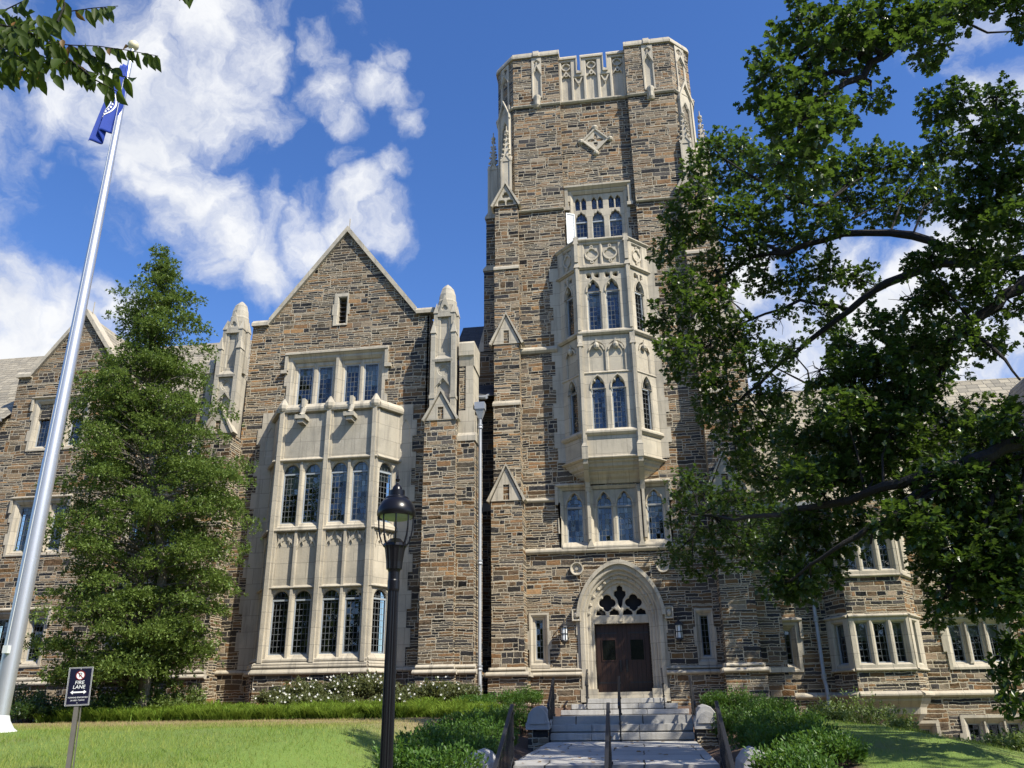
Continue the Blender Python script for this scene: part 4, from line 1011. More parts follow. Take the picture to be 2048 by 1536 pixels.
def hall_pier(c, s):
    """rubble buttress carrying a tall carved pinnacle; s = +1 right pier, -1 left pier"""
    rub, lime, cv = MB(), MB(), MB()
    rub.box(c-.66, c+.66, 28.16, 29.4, .4, 3.0); rub.box(c-.60, c+.58, 28.3, 29.4, 3.0, 11.72)
    lime.string(front(28.3), c-.66, c+.64, 3.2, .14, .12); lime.string(front(28.16), c-.74, c+.74, 3.04, .16, .12)
    a, b_ = (c+.58, c+1.22) if s > 0 else (c-1.22, c-.60)
    rub.box(a, b_, 28.55, 30.2, 3.0, 10.95); rub.box(a-.06, b_+.06, 28.45, 30.2, .4, 3.0); lime.string(front(28.55), a, b_+.08, 3.2, .14, .12); lime.string(front(28.45), a-.02, b_+.14, 3.04, .16, .12)
    lime.extx([(28.52,10.95), (28.52,11.15), (28.72,11.32), (29.5,11.32), (29.5,10.95)], a-.02, b_+.04)
    m_ = (a+b_)/2
    lime.box(a, b_-.04, 28.72, 29.9, 11.3, 12.2); rub.box(a, m_-.06, 28.78, 29.9, 12.2, 14.0); lime.box(m_-.06, b_-.10, 28.74, 29.9, 12.2, 14.0)
    lime.box(b_-.16, b_+.02, 28.8, 29.8, 11.3, 12.0)
    lime.extx([(28.76,14.0), (28.68,14.35), (28.62,14.4), (28.62,14.9), (28.75,15.02), (29.9,15.02), (29.9,14.0)], a, b_-.06)
    f = front(28.3)
    gablet(lime, rub, f, c, .54, 11.72, 1.06, .0, -.3)
    # carved shaft: two corner strips, sunk panels, a shelf, then the narrower upper stage with its dome
    X0, X1 = c-.46, c+.50
    cv.box(X0+.05, X1-.05, 28.55, 29.35, 11.7, 14.25)
    for x in (X0+.085, X1-.085):
        cv.box(x-.085, x+.085, 28.38, 28.7, 11.75, 15.3); cv.box(x-.11, x+.11, 28.35, 28.72, 12.62, 12.76)
        cv.add([(x-.11,28.34,15.3), (x+.11,28.34,15.3), (x+.11,28.74,15.3), (x-.11,28.74,15.3), (x,28.42,15.85), (x,28.66,15.85)], [(0,1,4), (1,2,5,4), (2,3,5), (3,0,4,5)])
    fp = front(28.47)
    cv.plate(fp, rect(X0+.1, X1-.1, 12.0, 14.1), [cusped(X0+.23, X1-.23, 12.2, 13.0, .36, 3, .25), circle((X0+X1)/2, 13.78, .20, 18)], -.1, 0, .03)
    quatre(cv, front(28.5), (X0+X1)/2, 13.78, .19, .0)
    for q in (-1, 1): cv.plate(fp, [((X0+X1)/2, 13.56), ((X0+X1)/2+q*.33, 13.12), ((X0+X1)/2+q*.33, 13.03), ((X0+X1)/2, 13.45)], [], -.05, .04)
    cv.extx([(28.38,14.1), (28.36,14.2), (28.55,14.42), (29.3,14.42), (29.3,14.1)], X0+.1, X1-.1)
    xm = (X0+X1)/2
    cv.box(xm-.33, xm+.36, 28.62, 29.3, 14.3, 16.5)
    cv.plate(front(28.55), rect(xm-.27, xm+.27, 14.4, 16.6), [cusped(xm-.15, xm+.15, 14.55, 15.9, .36, 3, .2)], -.1, .0, .03)
    cv.plate(front(28.55), [(xm-.30,16.05), (xm+.30,16.05), (xm,17.0)], [foil(xm, 16.42, .12, 3, .56, PI/2)], -.15, .06, .02)
    for x in (xm-.34, xm+.34):
        cv.box(x-.075, x+.075, 28.5, 28.75, 14.4, 16.2); cv.add([(x-.1,28.47,16.2), (x+.1,28.47,16.2), (x+.1,28.8,16.2), (x-.1,28.8,16.2), (x,28.63,16.72)], [(0,1,4), (1,2,4), (2,3,4), (3,0,4)])
    for x in (xm+.42,):
        cv.box(x-.06, x+.06, 28.85, 29.1, 14.4, 16.2); cv.add([(x-.08,28.82,16.2), (x+.08,28.82,16.2), (x+.08,29.13,16.2), (x-.08,29.13,16.2), (x,28.97,16.7)], [(0,1,4), (1,2,4), (2,3,4), (3,0,4)])
    cv.lathe(xm+.01, 28.95, [(.40, 16.3), (.38, 16.85), (.35, 16.9), (.33, 17.15), (.25, 17.42), (.12, 17.58), (.03, 17.66)], 8)
    p = rub.build('buttress', 'rubble', hall); lime.build('gablet', 'lime', p, split=True); cv.build('pinnacle', 'lime_grey', hall)
hall_pier(-6.72, 1); hall_pier(-15.42, -1)

# ================================================================ LEFT WING with its smaller gable, and the roof range behind
wing = thing('west_wing', 'long stone wing with pale slate roof and small gable, behind the flagpole', 'building', (-24, 31.2, 1.8))
WY = 31.1; WF = front(WY); GC = -24.0
w = MB(); WINS = [(12.55, 14.72, 0), (8.05, 10.2, 0), (3.7, 5.62, 0)]
w.plate(WF, [(-48,.5), (-15.6,.5), (-15.6,14.0), (-21.75,14.0), (-21.75,15.95), (-22.15,15.95), (GC,18.85), (-26.1,15.95), (-26.75,15.95), (-26.75,14.0), (-48,14.0)],
        [rect(-25.55, -23.2, a, b_) for a, b_, _ in WINS]+[rect(-32.5, -30.3, a, b_) for a, b_, _ in WINS[1:]]+[rect(-20.3, -18.1, a, b_) for a, b_, _ in WINS[1:]], -.5, 0)
w.box(-26.75, -21.75, WY+.1, 35, 13.9, 15.9)
w.build('wall', 'rubble', wing)
c = MB()
for s in (-1, 1):
    c.plate(WF, [(GC,18.83), (GC+s*2.1,15.95), (GC+s*2.1,16.22), (GC,19.12)], [], -.5, .14, 0, True)
    a, b_ = GC+s*2.1, GC+s*2.8; c.extu(WF, [(-.52,15.90), (.15,15.90), (.15,16.05), (0,16.18), (-.52,16.2)], min(a, b_), max(a, b_))
c.bar((GC+.1, WY+.2, 19.0), (GC+.1, WY+.2, 19.6), .03, .03, (1, 0, 0))
c.build('gable_coping', 'lime', wing)
r = MB(); r.add([(-48,33.2,16.45), (-15.2,33.2,16.45), (-15.2,36.4,19.55), (-48,36.4,19.55), (-48,41.8,13.9), (-15.2,41.8,13.9)], [(0,1,2,3), (3,2,5,4)])
for a, b_ in ((-48, -26.76), (-21.74, -15.2)): r.add([(a,WY-.35,13.9), (b_,WY-.35,13.9), (b_,33.2,16.45), (a,33.2,16.45)], [(0,1,2,3)])
r.add([(GC,WY+.3,18.9), (GC,37,18.9), (-21.6,37,15.6), (-21.6,WY+.3,15.6), (-26.4,WY+.3,15.6), (-26.4,37,15.6)], [(0,1,2,3), (0,4,5,1)])
r.build('roof', 'slate_tan', wing)
def group_window(win_parent, fr, u0_, u1_, z0, z1, n, hood=True, blind=0.0, tooth=.1):
    """rectangular mullioned window of n lights in a quoined surround"""
    g = MB(); g.plate(fr, toothed(u0_-.22, u1_+.22, z0-.18, z1+.2, tooth, .5), [rect(u0_, u1_, z0, z1)], -.12, .04, .11)
    gap = .16; wd = (u1_-u0_-gap*(n-1))/n
    L = [(u0_+i*(wd+gap), u0_+i*(wd+gap)+wd) for i in range(n)]
    g.plate(fr, rect(u0_-.1, u1_+.1, z0-.1, z1+.1), [rect(a+.04, b_-.04, z0+.06, z1-.06) for a, b_ in L], -.3, -.10, .05)
    for a, b_ in L[1:]: g.plate(fr, [(a-gap*.9,z0), (a-gap*.1,z0), (a-gap*.35,z0+.1), (a-gap*.35,z1), (a-gap*.65,z1), (a-gap*.65,z0+.1)], [], -.1, .0)
    if hood:
        g.string(fr, u0_-.34, u1_+.34, z1+.36, .16, .16)
        for a in (u0_-.34, u1_+.24): g.fbox(fr, a, a+.10, z1-.35, z1+.22, -.1, .12)
    o = g.build('window', 'lime', win_parent)
    for i, (a, b_) in enumerate(L): light(o, fr, rect(a+.03, b_-.03, z0+.06, z1-.06), -.22, blind*(1 if i % 2 == 0 else .8))
    return o
for a, b_, _ in WINS:
    group_window(wing, WF, -25.45, -23.3, a+.05, b_-.12, 3, True, .3 if b_ > 14 else .15)
    if b_ < 14: group_window(wing, WF, -32.4, -30.4, a+.05, b_-.12, 3); group_window(wing, WF, -20.2, -18.2, a+.05, b_-.12, 3)
t = MB(); t.string(WF, -48, -15.8, 3.2, .16, .1); t.string(front(WY-.15), -48, -15.8, 3.04, .16, .1); t.build('string_course', 'lime', wing, split=True)
b = MB(); b.box(-48, -15.8, WY-.15, WY+.2, .4, 2.9); b.build('base_wall', 'rubble', wing)
g = MB(); g.box(-48, -26.9, WY-.48, WY-.28, 13.78, 13.95); g.box(-21.6, -15.9, WY-.48, WY-.28, 13.78, 13.95); g.build('gutter', 'lead', wing, split=True)

# link between hall and tower
lk = thing('link_building', 'slate-roofed link, roof tinted as in shade, squeezed between the hall and the tower', 'building', (-6.2, 32, 1.8))
w = MB(); w.plate(front(31.6), rect(-7.6, -4.9, .5, 13.6), [], -.4, 0); w.build('wall', 'rubble', lk)
r = MB()
pf = [(30.2,13.3), (30.5,13.42), (31.2,13.9), (32.2,15.0), (36.2,19.25)]
r.add([(-7.55,y,z) for y, z in pf]+[(-5.0,y,z) for y, z in pf], [(i, i+1, i+6, i+5) for i in range(4)]); r.build('roof', 'slate_shade_tint', lk)
g = MB(); g.tube([(-7.5,30.12,13.2), (-5.35,30.12,13.2)], .09, 8); g.extx([(30.16,13.16), (31.2,13.75), (32.2,14.85), (32.2,14.95), (31.2,13.85), (30.16,13.28)], -5.4, -5.3); g.build('gutter', 'lead', lk)
# downpipes
def downpipe(x, y, z0, z1, label, head=True):
    o = thing('downpipe', label, 'drainpipe', (x, y, z0), 'drainpipes on the walls')
    p = MB(); p.tube([(x,y,z1), (x,y,z0+1.0), (x+.02,y-.06,z0+.8), (x+.03,y-.06,z0)], .065, 8); p.build('pipe', 'lead', o, True)
    c = MB()
    for z in (z0+1.1, (z0+z1)/2-.4, z1-.4): c.lathe(x, y, [(.07, z-.09), (.095, z-.08), (.095, z-.04), (.08, z), (.095, z+.04), (.095, z+.08), (.07, z+.09)], 8)
    c.build('collar', 'lead', o, split=True)
    if head:
        h = MB(); h.add([(x-.07,y-.07,z1-.1), (x+.07,y-.07,z1-.1), (x+.07,y+.07,z1-.1), (x-.07,y+.07,z1-.1), (x-.17,y-.16,z1+.25), (x+.17,y-.16,z1+.25), (x+.17,y+.14,z1+.25), (x-.17,y+.14,z1+.25)], [(0,1,5,4), (1,2,6,5), (2,3,7,6), (3,0,4,7)])
        h.box(x-.19, x+.19, y-.18, y+.15, z1+.25, z1+.52); h.build('rain_head', 'lead', o)
downpipe(-5.36, 28.95, 2.0, 12.0, 'tall lead downpipe with box head in the corner between hall and tower')
downpipe(6.0, 30.75, 1.6, 8.3, 'lead downpipe on the right wing beside the canted bay', False)
downpipe(-27.2, 30.95, 2.0, 9.6, 'lead downpipe with box head at far left behind the flagpole')

# ================================================================ RIGHT WING
rw = thing('east_wing', 'lower stone wing with canted bay and pale slate roof, behind the oak', 'building', (10, 31, 1.0))
RY = 30.95; RF = front(RY); RB = front(30.0)
r_open = [rect(4.80, 5.26, 3.0, 4.36), rect(4.86, 5.28, 6.3, 7.4), rect(10.22, 12.0, 2.95, 4.42), rect(10.22, 12.0, 6.0, 7.45), rect(10.22, 12.0, -.1, 1.32), rect(14.2, 16.0, 2.95, 4.42), rect(14.2, 16.0, 6.0, 7.45), rect(6.75, 9.0, 2.9, 4.5), rect(6.75, 9.0, 5.9, 7.5), rect(7.9, 9.3, -.1, 1.2)]
w = MB(); w.plate(RF, rect(3.9, 40, -3, 8.55), r_open, -.5, 0)
bl_, br_ = Fr(6.38, RY, 6.88, 30.0), Fr(8.76, 30.0, 9.34, RY)
for z0, z1 in ((2.05, 2.86), (4.56, 5.86), (7.56, 8.4)):
    w.plate(RB, rect(6.88, 8.76, z0, z1), [], -.3, 0)
    for f in (bl_, br_): w.plate(f, rect(0, f.L, z0, z1), [], -.3, 0)
w.build('wall', 'rubble', rw)
def wing_bay(z0, z1, low):
    bayR = MB(); rl = []
    T3 = [(7.08,7.46), (7.64,8.06), (8.24,8.62)]
    bayR.plate(RB, rect(6.88, 8.76, z0, z1), [rect(a, b_, z0+.2, z1-.22) for a, b_ in T3], -.26, .04, .06)
    for a, b_ in T3: rl.append((RB, rect(a, b_, z0+.2, z1-.22)))
    for f in (bl_, br_):
        bayR.plate(f, rect(-.2 if f is bl_ else 0, f.L+(.2 if f is br_ else 0), z0, z1), [rect(f.L/2-.24, f.L/2+.24, z0+.2, z1-.22)], -.26, .04, .06); rl.append((f, rect(f.L/2-.24, f.L/2+.24, z0+.2, z1-.22)))
    for f, a, b_ in ((RB, 6.88, 8.76), (bl_, -.1, bl_.L), (br_, 0, br_.L+.1)):
        bayR.string(f, a, b_, z1+.05, .12, .11); bayR.string(f, a, b_, z0+.06, .12, .10)
    bo = bayR.build('bay_window', 'lime', rw)
    for f, lp in rl: light(bo, f, lp, -.16, random.choice((0, .15, .3, .45)))
wing_bay(2.86, 4.56, True); wing_bay(5.86, 7.56, False)
bayR = MB()
for f, a, b_ in ((RB, 6.88, 8.76), (bl_, -.02, bl_.L+.02), (br_, -.02, br_.L+.02)): bayR.string(f, a, b_, 2.2, .2, .14)
lv = []
for z, tt in ((2.06,1), (1.9,.95), (1.7,.72), (1.5,.68), (1.3,.4), (1.05,.1)): lv.append([(7.0-.62*tt, 30.96, z), (7.0-.12*tt, 30.95-.95*tt, z), (8.64+.12*tt, 30.95-.95*tt, z), (8.64+.7*tt, 30.96, z)])
bayR.add([p for l in lv for p in l], [(i*4+j, i*4+j+1, i*4+j+5, i*4+j+4) for i in range(len(lv)-1) for j in range(3)])
bayR.build('corbel', 'lime', rw)
for u0_, u1_, z0, z1, n, bl in ((4.86,5.20,3.04,4.30,1,.0), (4.92,5.22,6.35,7.34,1,0), (10.3,11.95,3.03,4.34,3,.4), (10.3,11.95,6.05,7.38,3,.3), (10.3,11.95,0,1.25,3,0), (14.3,15.95,3.03,4.34,3,.3), (14.3,15.95,6.05,7.38,3,.3), (8.0,9.2,0,1.1,2,0)):
    group_window(rw, RF, u0_, u1_, z0, z1, n, z0 > 2, bl)
t = MB(); t.string(RF, 4.8, 6.4, 2.2, .2, .14); t.string(RF, 9.3, 40, 2.2, .2, .14); t.build('string_course', 'lime', rw, split=True)
r = MB(); pf = [(30.45,8.5), (30.8,8.75), (31.4,9.3), (36.2,14.9), (41,9)]
r.add([(3.5,y,z) for y, z in pf]+[(40,y,z) for y, z in pf], [(i, i+1, i+6, i+5) for i in range(4)]); r.build('roof', 'slate_tan', rw)
g = MB(); g.box(4.3, 40, 30.36, 30.5, 8.40, 8.56); g.build('gutter', 'lead', rw)
def dormer(x0, x1, y, z0, zw, za, stone=False):
    d_ = MB(); f = front(y); c = (x0+x1)/2
    d_.plate(f, [(x0,z0), (x1,z0), (x1,zw), (c,za), (x0,zw)], [rect(x0+.2, x1-.2, z0+.3, zw-.1)], -.3, 0); d_.box(x0, x0+.1, y+.1, y+3.5, z0, zw); d_.box(x1-.1, x1, y+.1, y+3.5, z0, zw)
    dd = d_.build('dormer', 'rubble' if stone else 'louver', rw)
    m_ = MB()
    for s, e in ((-1, x0-.2), (1, x1+.2)): m_.add([(c,y-.25,za+.1), (e,y-.25,zw-.2), (e,y+5,zw-.2), (c,y+5,za+.1), (c,y-.25,za-.03), (e,y-.25,zw-.33)], [(0,1,2,3), (0,4,5,1)])
    m_.build('dormer_roof', 'slate_tan', dd)
    light(dd, f, rect(x0+.24, c-.04, z0+.34, zw-.14), -.12, .2, 'casement'); light(dd, f, rect(c+.04, x1-.24, z0+.34, zw-.14), -.12, .2, 'casement')
dormer(6.6, 8.2, 31.6, 9.5, 11.0, 12.2, True); dormer(11.3, 12.8, 31.6, 9.4, 10.9, 12.1); dormer(14.6, 17.6, 31.0, 8.5, 11.3, 14.0, True)

# ================================================================ GROUND
def gz(x, y):
    """height of the ground"""
    def lerp(a, b, t): t = max(0, min(1, t)); t = t*t*(3-2*t); return a+(b-a)*t
    if y < 14.0: base = lerp(0, 1.16, (y-3)/6.5) if x < -2.3 else lerp(0, .82, (y-5)/8.0)
    else: base = None
    left = (lerp(0, 1.14, (y-3.0)/6.4) if y < 9.4 else 1.14+.31*min(1, (y-9.4)/3.6) if y < 13 else 1.45+.0125*(y-13) if y < 22 else lerp(1.56, 2.0, (y-22)/5))
    mid = (lerp(0, .86, (y-6)/8.0) if y < 14 else .86+.012*(y-14) if y < 20.4 else lerp(.98, 1.85, (y-20.4)/5.5))
    t = (x+5.0)/2.2; z = lerp(left, mid, t)
    if x > 1.4:
        rt = (lerp(0, 1.3, (y-5)/11)) if y < 16 else 1.3+.015*(y-16)
        rt2 = rt-max(0, x-4.4)*.225
        rt2 = max(rt2, -.9) if y > 6 else max(rt2, 0-max(0, x-4.4)*.03)
        z = lerp(mid, rt2, (x-1.4)/1.6)
    return z
gm = MB(); xs = list(np.arange(-60, -22, 2.5))+list(np.arange(-22, 16, .4))+list(np.arange(16, 60, 3)); ys = list(np.arange(-30, 2, 3))+list(np.arange(2, 31.6, .4))+[33, 36, 45]
nx = len(xs)
gm.v = [(float(x), float(y), min(gz(x, y)-.02*sin(x*1.7)*sin(y*1.3)-(.12 if -2.5 < x < 1.4 and 9 < y < 30 else 0), 1.42 if -3.1 < x < 1.9 and 20 < y < 30 else 9)) for y in ys for x in xs]
gm.f = [(j*nx+i, j*nx+i+1, (j+1)*nx+i+1, (j+1)*nx+i) for j in range(len(ys)-1) for i in range(nx-1)]
tag(gm.build('ground', 'ground', smooth=True), None, kind='structure')
far = MB(); far.add([(-2500,-2500,-3.2), (2500,-2500,-3.2), (2500,2500,-3.2), (-2500,2500,-3.2)], [(0,1,2,3)]); tag(far.build('far_ground', 'ground'), None, kind='structure')
pm = MB()
pm.hexa([(-2.2,14.3,.3), (1.08,14.3,.3), (1.08,20.65,.3), (-2.2,20.65,.3), (-2.2,14.3,.87), (1.08,14.3,.87), (1.08,20.65,1.035), (-2.2,20.65,1.035)])
pm.box(-2.16, 1.08, 21.2, 29.2, .6, 1.575); pm.box(-2.4, 1.3, 2, 12.4, -.3, .01)
tag(pm.build('path', 'flags'), None, kind='structure')

# steps
def steps(label, treads, loc, group='flights of stone steps up to the door'):
    o = thing('stone_steps', label, 'steps', loc, group)
    for x0, x1, y0, y1, z0, z1 in treads:
        s = MB(); n = max(1, round((x1-x0)/1.3)); off = random.uniform(-.25, .25); cuts = [x0]+[x0+(x1-x0)*(i+1)/n+off for i in range(n-1)]+[x1]
        for a, b_ in zip(cuts[:-1], cuts[1:]): s.box(a+.005, b_-.005, y0, y1, max(z0, z1-.155), z1-.004)
        s.box(x0+.03, x1-.03, y0+.05, y1, z0, z1-.15)
        s.build('step', 'granite', o, bevel=.012)
steps('lower flight of three wide grey granite steps', [(-2.2, 1.08, 20.65+i*.36, 21.02+i*.36+.05, .7, 1.035+.18*(i+1)) for i in range(3)], (-.56, 21, 1.03))
steps('upper flight of grey steps narrowing towards the door', [(-2.70, 1.40, 29.05, 30.9, 1.3, 1.75), (-2.38, 1.08, 29.42, 30.88, 1.5, 1.93), (-1.87, .74, 29.80, 30.86, 1.6, 2.10)], (-.56, 29.5, 1.575))
steps('front flight of granite steps at the bottom edge of the path', [(-2.2, 1.08, 14.3-.36*(i+1), 14.3-.36*i+.04, -.2, .87-.17*(i+1)) for i in range(5)], (-.56, 13.6, .0))
# cheek walls with carved cap stones
def cheek(xc, y, z0, zc, label, wd=.50, ln=1.0):
    o = thing('cheek_wall', label, 'stone pier', (xc, y, z0), 'cheek walls beside the steps')
    s = MB(); s.box(xc-wd/2, xc+wd/2, y, y+ln, z0-.4, zc); s.build('base', 'rubble', o)
    c = MB(); h = wd/2+.02
    prof = [(-h,zc), (h,zc), (h,zc+.16), (h*.95,zc+.2), (h*.84,zc+.33), (h*.45,zc+.45), (0,zc+.50), (-h*.45,zc+.45), (-h*.84,zc+.33), (-h*.95,zc+.2), (-h,zc+.16)]
    n_ = len(prof); c.add([(xc+u_, y-.06, z) for u_, z in prof]+[(xc+u_, y+ln, z+.03) for u_, z in prof], [(i, (i+1) % n_, (i+1) % n_+n_, i+n_) for i in range(n_)]+[tuple(range(n_-1,-1,-1)), tuple(range(n_, 2*n_))])
    c.plate(front(y-.06), rect(xc-h-.02, xc+h+.02, zc, zc+.15), [], -.1, .02)
    pr2 = [(-h*.8,zc+.12), (h*.8,zc+.12), (h*.7,zc+.23), (h*.4,zc+.33), (0,zc+.37), (-h*.4,zc+.33), (-h*.7,zc+.23)]
    c.plate(front(y-.06), [(xc+u_, z) for u_, z in pr2], [], -.05, .05)
    c.build('cap_stone', 'cap', o, bevel=.015)
cheek(-2.42, 20.35, 1.05, 1.30, 'squat stone pier with rounded cap left of the lower steps', .46)
cheek(1.34, 20.35, 1.05, 1.28, 'squat stone pier with rounded cap right of the lower steps', .46)
cheek(-2.48, 12.9, .3, .62, 'near stone pier with rounded cap left of the path, cut by the frame', .46)
cheek(1.50, 12.9, .3, .62, 'near stone pier with rounded cap right of the path, cut by the frame', .46)
# handrails
def handrail(x, pts, label, group, scroll=True):
    """pts: list of (y, z_foot, z_rail) from the low end up"""
    o = thing('handrail', label, 'handrail', (x, pts[0][0], pts[0][1]), group)
    t = MB(); P = [(x, y, zr) for y, _, zr in pts]
    if scroll: P = [(x, pts[0][0]-.16, pts[0][2]-.10), (x, pts[0][0]-.08, pts[0][2]-.02)]+P+[(x, pts[-1][0]+.12, pts[-1][2]+.01)]
    for a, b_ in zip(P[:-1], P[1:]): t.bar(a, b_, .055, .05)
    for p in P[1:-1]: t.box(p[0]-.0265, p[0]+.0265, p[1]-.024, p[1]+.024, p[2]-.024, p[2]+.024)
    t.build('top_rail', 'iron', o, bevel=.006)
    for y, zf, zr in (pts[0], pts[-1]):
        p = MB()
        for dy in (-.04, .04): p.box(x-.014, x+.014, y+dy-.014, y+dy+.014, zf-.05, zr)
        for z in (zf+.03, zf+(zr-zf)*.45, zr-.12): p.box(x-.03, x+.03, y-.07, y+.07, z-.02, z+.02)
        p.build('post', 'iron', o)
    b = MB(); y0, y1 = pts[0][0], pts[-1][0]; n = max(2, int((y1-y0)/.13))
    fz = lambda y, k_: np.interp(y, [p[0] for p in pts], [p[k_] for p in pts])
    for a, b2 in zip(pts[:-1], pts[1:]): b.bar((x, a[0], a[1]+.12), (x, b2[0], b2[1]+.12), .03, .025)
    for i in range(1, n):
        y = y0+(y1-y0)*i/n; b.box(x-.008, x+.008, y-.008, y+.008, fz(y, 1)+.12, fz(y, 2))
    b.build('balusters', 'iron', o)
for x, s in ((-2.18, 'left'), (-.57, 'centre'), (1.12, 'right')):
    handrail(x, [(20.55, 1.03, 1.87), (21.75, 1.58, 2.44)], {'left': 'black iron handrail at the left side of the lower granite steps', 'centre': 'black iron handrail in the middle of the lower granite steps', 'right': 'black iron handrail at the right side of the lower granite steps'}[s], 'iron handrails of the lower flight')
    handrail(x if x > -1 else -2.12, [(12.5, 0.02, .86), (14.35, .87, 1.76)], {'left': 'near iron handrail sloping down at the left of the path', 'centre': 'near iron handrail in the middle of the path front', 'right': 'near iron handrail sloping down at the right of the path'}[s], 'near iron handrails of the front flight', False)
for x, s in ((-1.86, 'left'), (.65, 'right')):
    handrail(x, [(29.3, 1.75, 2.62), (30.15, 2.1, 3.02)], 'slim iron handrail by the doorway, %s of the top steps' % s, 'handrails beside the doorway')

# wall lanterns
def wall_lantern(x, z, y, label, s=1.0):
    o = thing('wall_lantern', label, 'lantern', (x, y, z), 'lanterns on the walls')
    c = MB(); yc = y-.26*s
    c.lathe(x, yc, [(.02, z+.40*s), (.05, z+.36*s), (.16*s, z+.27*s), (.17*s, z+.23*s), (.13*s, z+.22*s)], 8); c.lathe(x, yc, [(.13*s, z-.20*s), (.14*s, z-.24*s), (.06*s, z-.30*s), (.02, z-.36*s)], 8)
    for i in range(6): a = 2*PI*i/6; c.bar((x+.125*s*cos(a), yc+.125*s*sin(a), z-.21*s), (x+.125*s*cos(a), yc+.125*s*sin(a), z+.24*s), .02, .02, (1, 0, 0))
    c.lathe(x, yc, [(.135*s, z-.01), (.135*s, z+.02)], 8); c.build('cage', 'iron', o)
    g = MB(); g.lathe(x, yc, [(.108*s, z-.2*s), (.108*s, z+.22*s)], 12); g.build('frosted_shade', 'lamp_white', o, True)
    b = MB(); b.tube([(x,y,z+.12), (x,y-.12*s,z+.50*s), (x,yc,z+.52*s), (x,yc,z+.36*s)], .018, 6); b.box(x-.05, x+.05, y-.02, y+.01, z-.12, z+.2); b.build('bracket', 'iron', o)
wall_lantern(-2.64, 4.26, 30.90, 'sunlit white glass lantern on the wall left of the arched door')
wall_lantern(1.36, 4.24, 30.90, 'shaded lantern on the wall right of the arched door')

# flagpole and flag
FX, FY, FZ = -10.2, 13.0, 1.44
fp = thing('flagpole', 'tall tapering aluminium flagpole with gold ball on the lawn', 'flagpole', (FX, FY, FZ))
p = MB(); p.lathe(FX, FY, [(.138, FZ-.1), (.138, FZ+1.5), (.128, FZ+4.5), (.121, FZ+4.5), (.098, FZ+8.5), (.066, FZ+12), (.046, 15.30)], 24); p.build('pole', 'alu', fp, True)
c = MB(); c.lathe(FX, FY, [(.32, FZ-.06), (.31, FZ+.02), (.24, FZ+.07), (.17, FZ+.18), (.145, FZ+.26)], 24); c.build('base_collar', 'white_sash', fp, True)
g = MB(); g.lathe(FX, FY, [(.03, 15.27), (.05, 15.32)]+[(.115*sin(PI*i/10)+.002, 15.43-.115*cos(PI*i/10)) for i in range(1, 10)]+[(.004, 15.545)], 18); g.build('ball_finial', 'gold', fp, True)
h_ = MB(); h_.tube([(FX+.02,FY-.11,15.25), (FX+.03,FY-.15,9), (FX+.03,FY-.19,FZ+1.3)], .006, 5); h_.box(FX-.03, FX+.06, FY-.20, FY-.12, FZ+1.2, FZ+1.32); h_.build('halyard', 'white_sash', fp)
fm = bpy.data.meshes.new('flag'); NU, NV = 40, 30; vs = []
def flag_pt(s, t):
    """limp flag: s across the fly (0 hoist), t down the hoist"""
    zig = sin(s*10.5+t*.8); w_ = .07+.27*t**.9
    x = FX+.06-w_*(.25+.75*s)-.05*t+.045*zig*(.4+.6*t)+(.13*max(0, 1-abs(s-.12)/.12)*min(1, t*1.6)*(1 if t < .62 else max(0, 1-(t-.62)*4)))
    y = FY-.13+.10*zig*(.5+.5*t)-.06*s; z = 14.78-1.66*t*(1+.10*s)-.20*s*t-.10*s-.04*zig*t
    return (x, y, z)
vs = [flag_pt(i/NU, j/NV) for j in range(NV+1) for i in range(NU+1)]
fm.from_pydata(vs, [], [(j*(NU+1)+i, j*(NU+1)+i+1, (j+1)*(NU+1)+i+1, (j+1)*(NU+1)+i) for j in range(NV) for i in range(NU)])
flag = link('flag', fm, 'flag', None, True); tag(flag, 'limp blue flag with white seal hanging from the top of the flagpole', 'flag')
sd = flag.modifiers.new('thickness', 'SOLIDIFY'); sd.thickness = .006
def textmesh(txt, size, align='CENTER', shear=0.0):
    cu = bpy.data.curves.new('text', 'FONT'); cu.body = txt; cu.size = size; cu.align_x = align; cu.align_y = 'CENTER'; cu.shear = shear; cu.extrude = .0
    o = bpy.data.objects.new('text', cu); COL.objects.link(o); bpy.context.view_layer.update()
    me = bpy.data.meshes.new_from_object(o.evaluated_get(bpy.context.evaluated_depsgraph_get())); bpy.data.objects.remove(o); return me
def on_flag(a, b):
    p = Vector(flag_pt(a, b)); n = (Vector(flag_pt(a+.02, b))-p).cross(Vector(flag_pt(a, b+.02))-p).normalized()
    if n.y > 0: n = -n
    return p+n*.012
em = MB()
for r0, r1 in ((.24, .222), (.16, .147)):
    P_ = [(.52+r0*1.3*cos(2*PI*i/48), .60+r0*.9*sin(2*PI*i/48)) for i in range(48)]; Q_ = [(.52+r1*1.3*cos(2*PI*i/48), .60+r1*.9*sin(2*PI*i/48)) for i in range(48)]
    em.add([on_flag(*q) for q in P_+Q_], [(i, (i+1) % 48, (i+1) % 48+48, i+48) for i in range(48)])
for i in range(22):
    a = 2*PI*i/22; em.add([on_flag(.52+(.175+dr)*1.3*cos(a+da), .60+(.175+dr)*.9*sin(a+da)) for dr, da in ((0,-.08), (.028,-.08), (.028,.08), (0,.08))], [(0,1,2,3)])
for (x0, y0, x1, y1) in ((.44,.53,.60,.67),): em.add([on_flag(x0,y0), on_flag(x1,y0), on_flag(x1,y1), on_flag(x0,y1)], [(0,1,2,3)])
em.build('seal', 'white', flag)

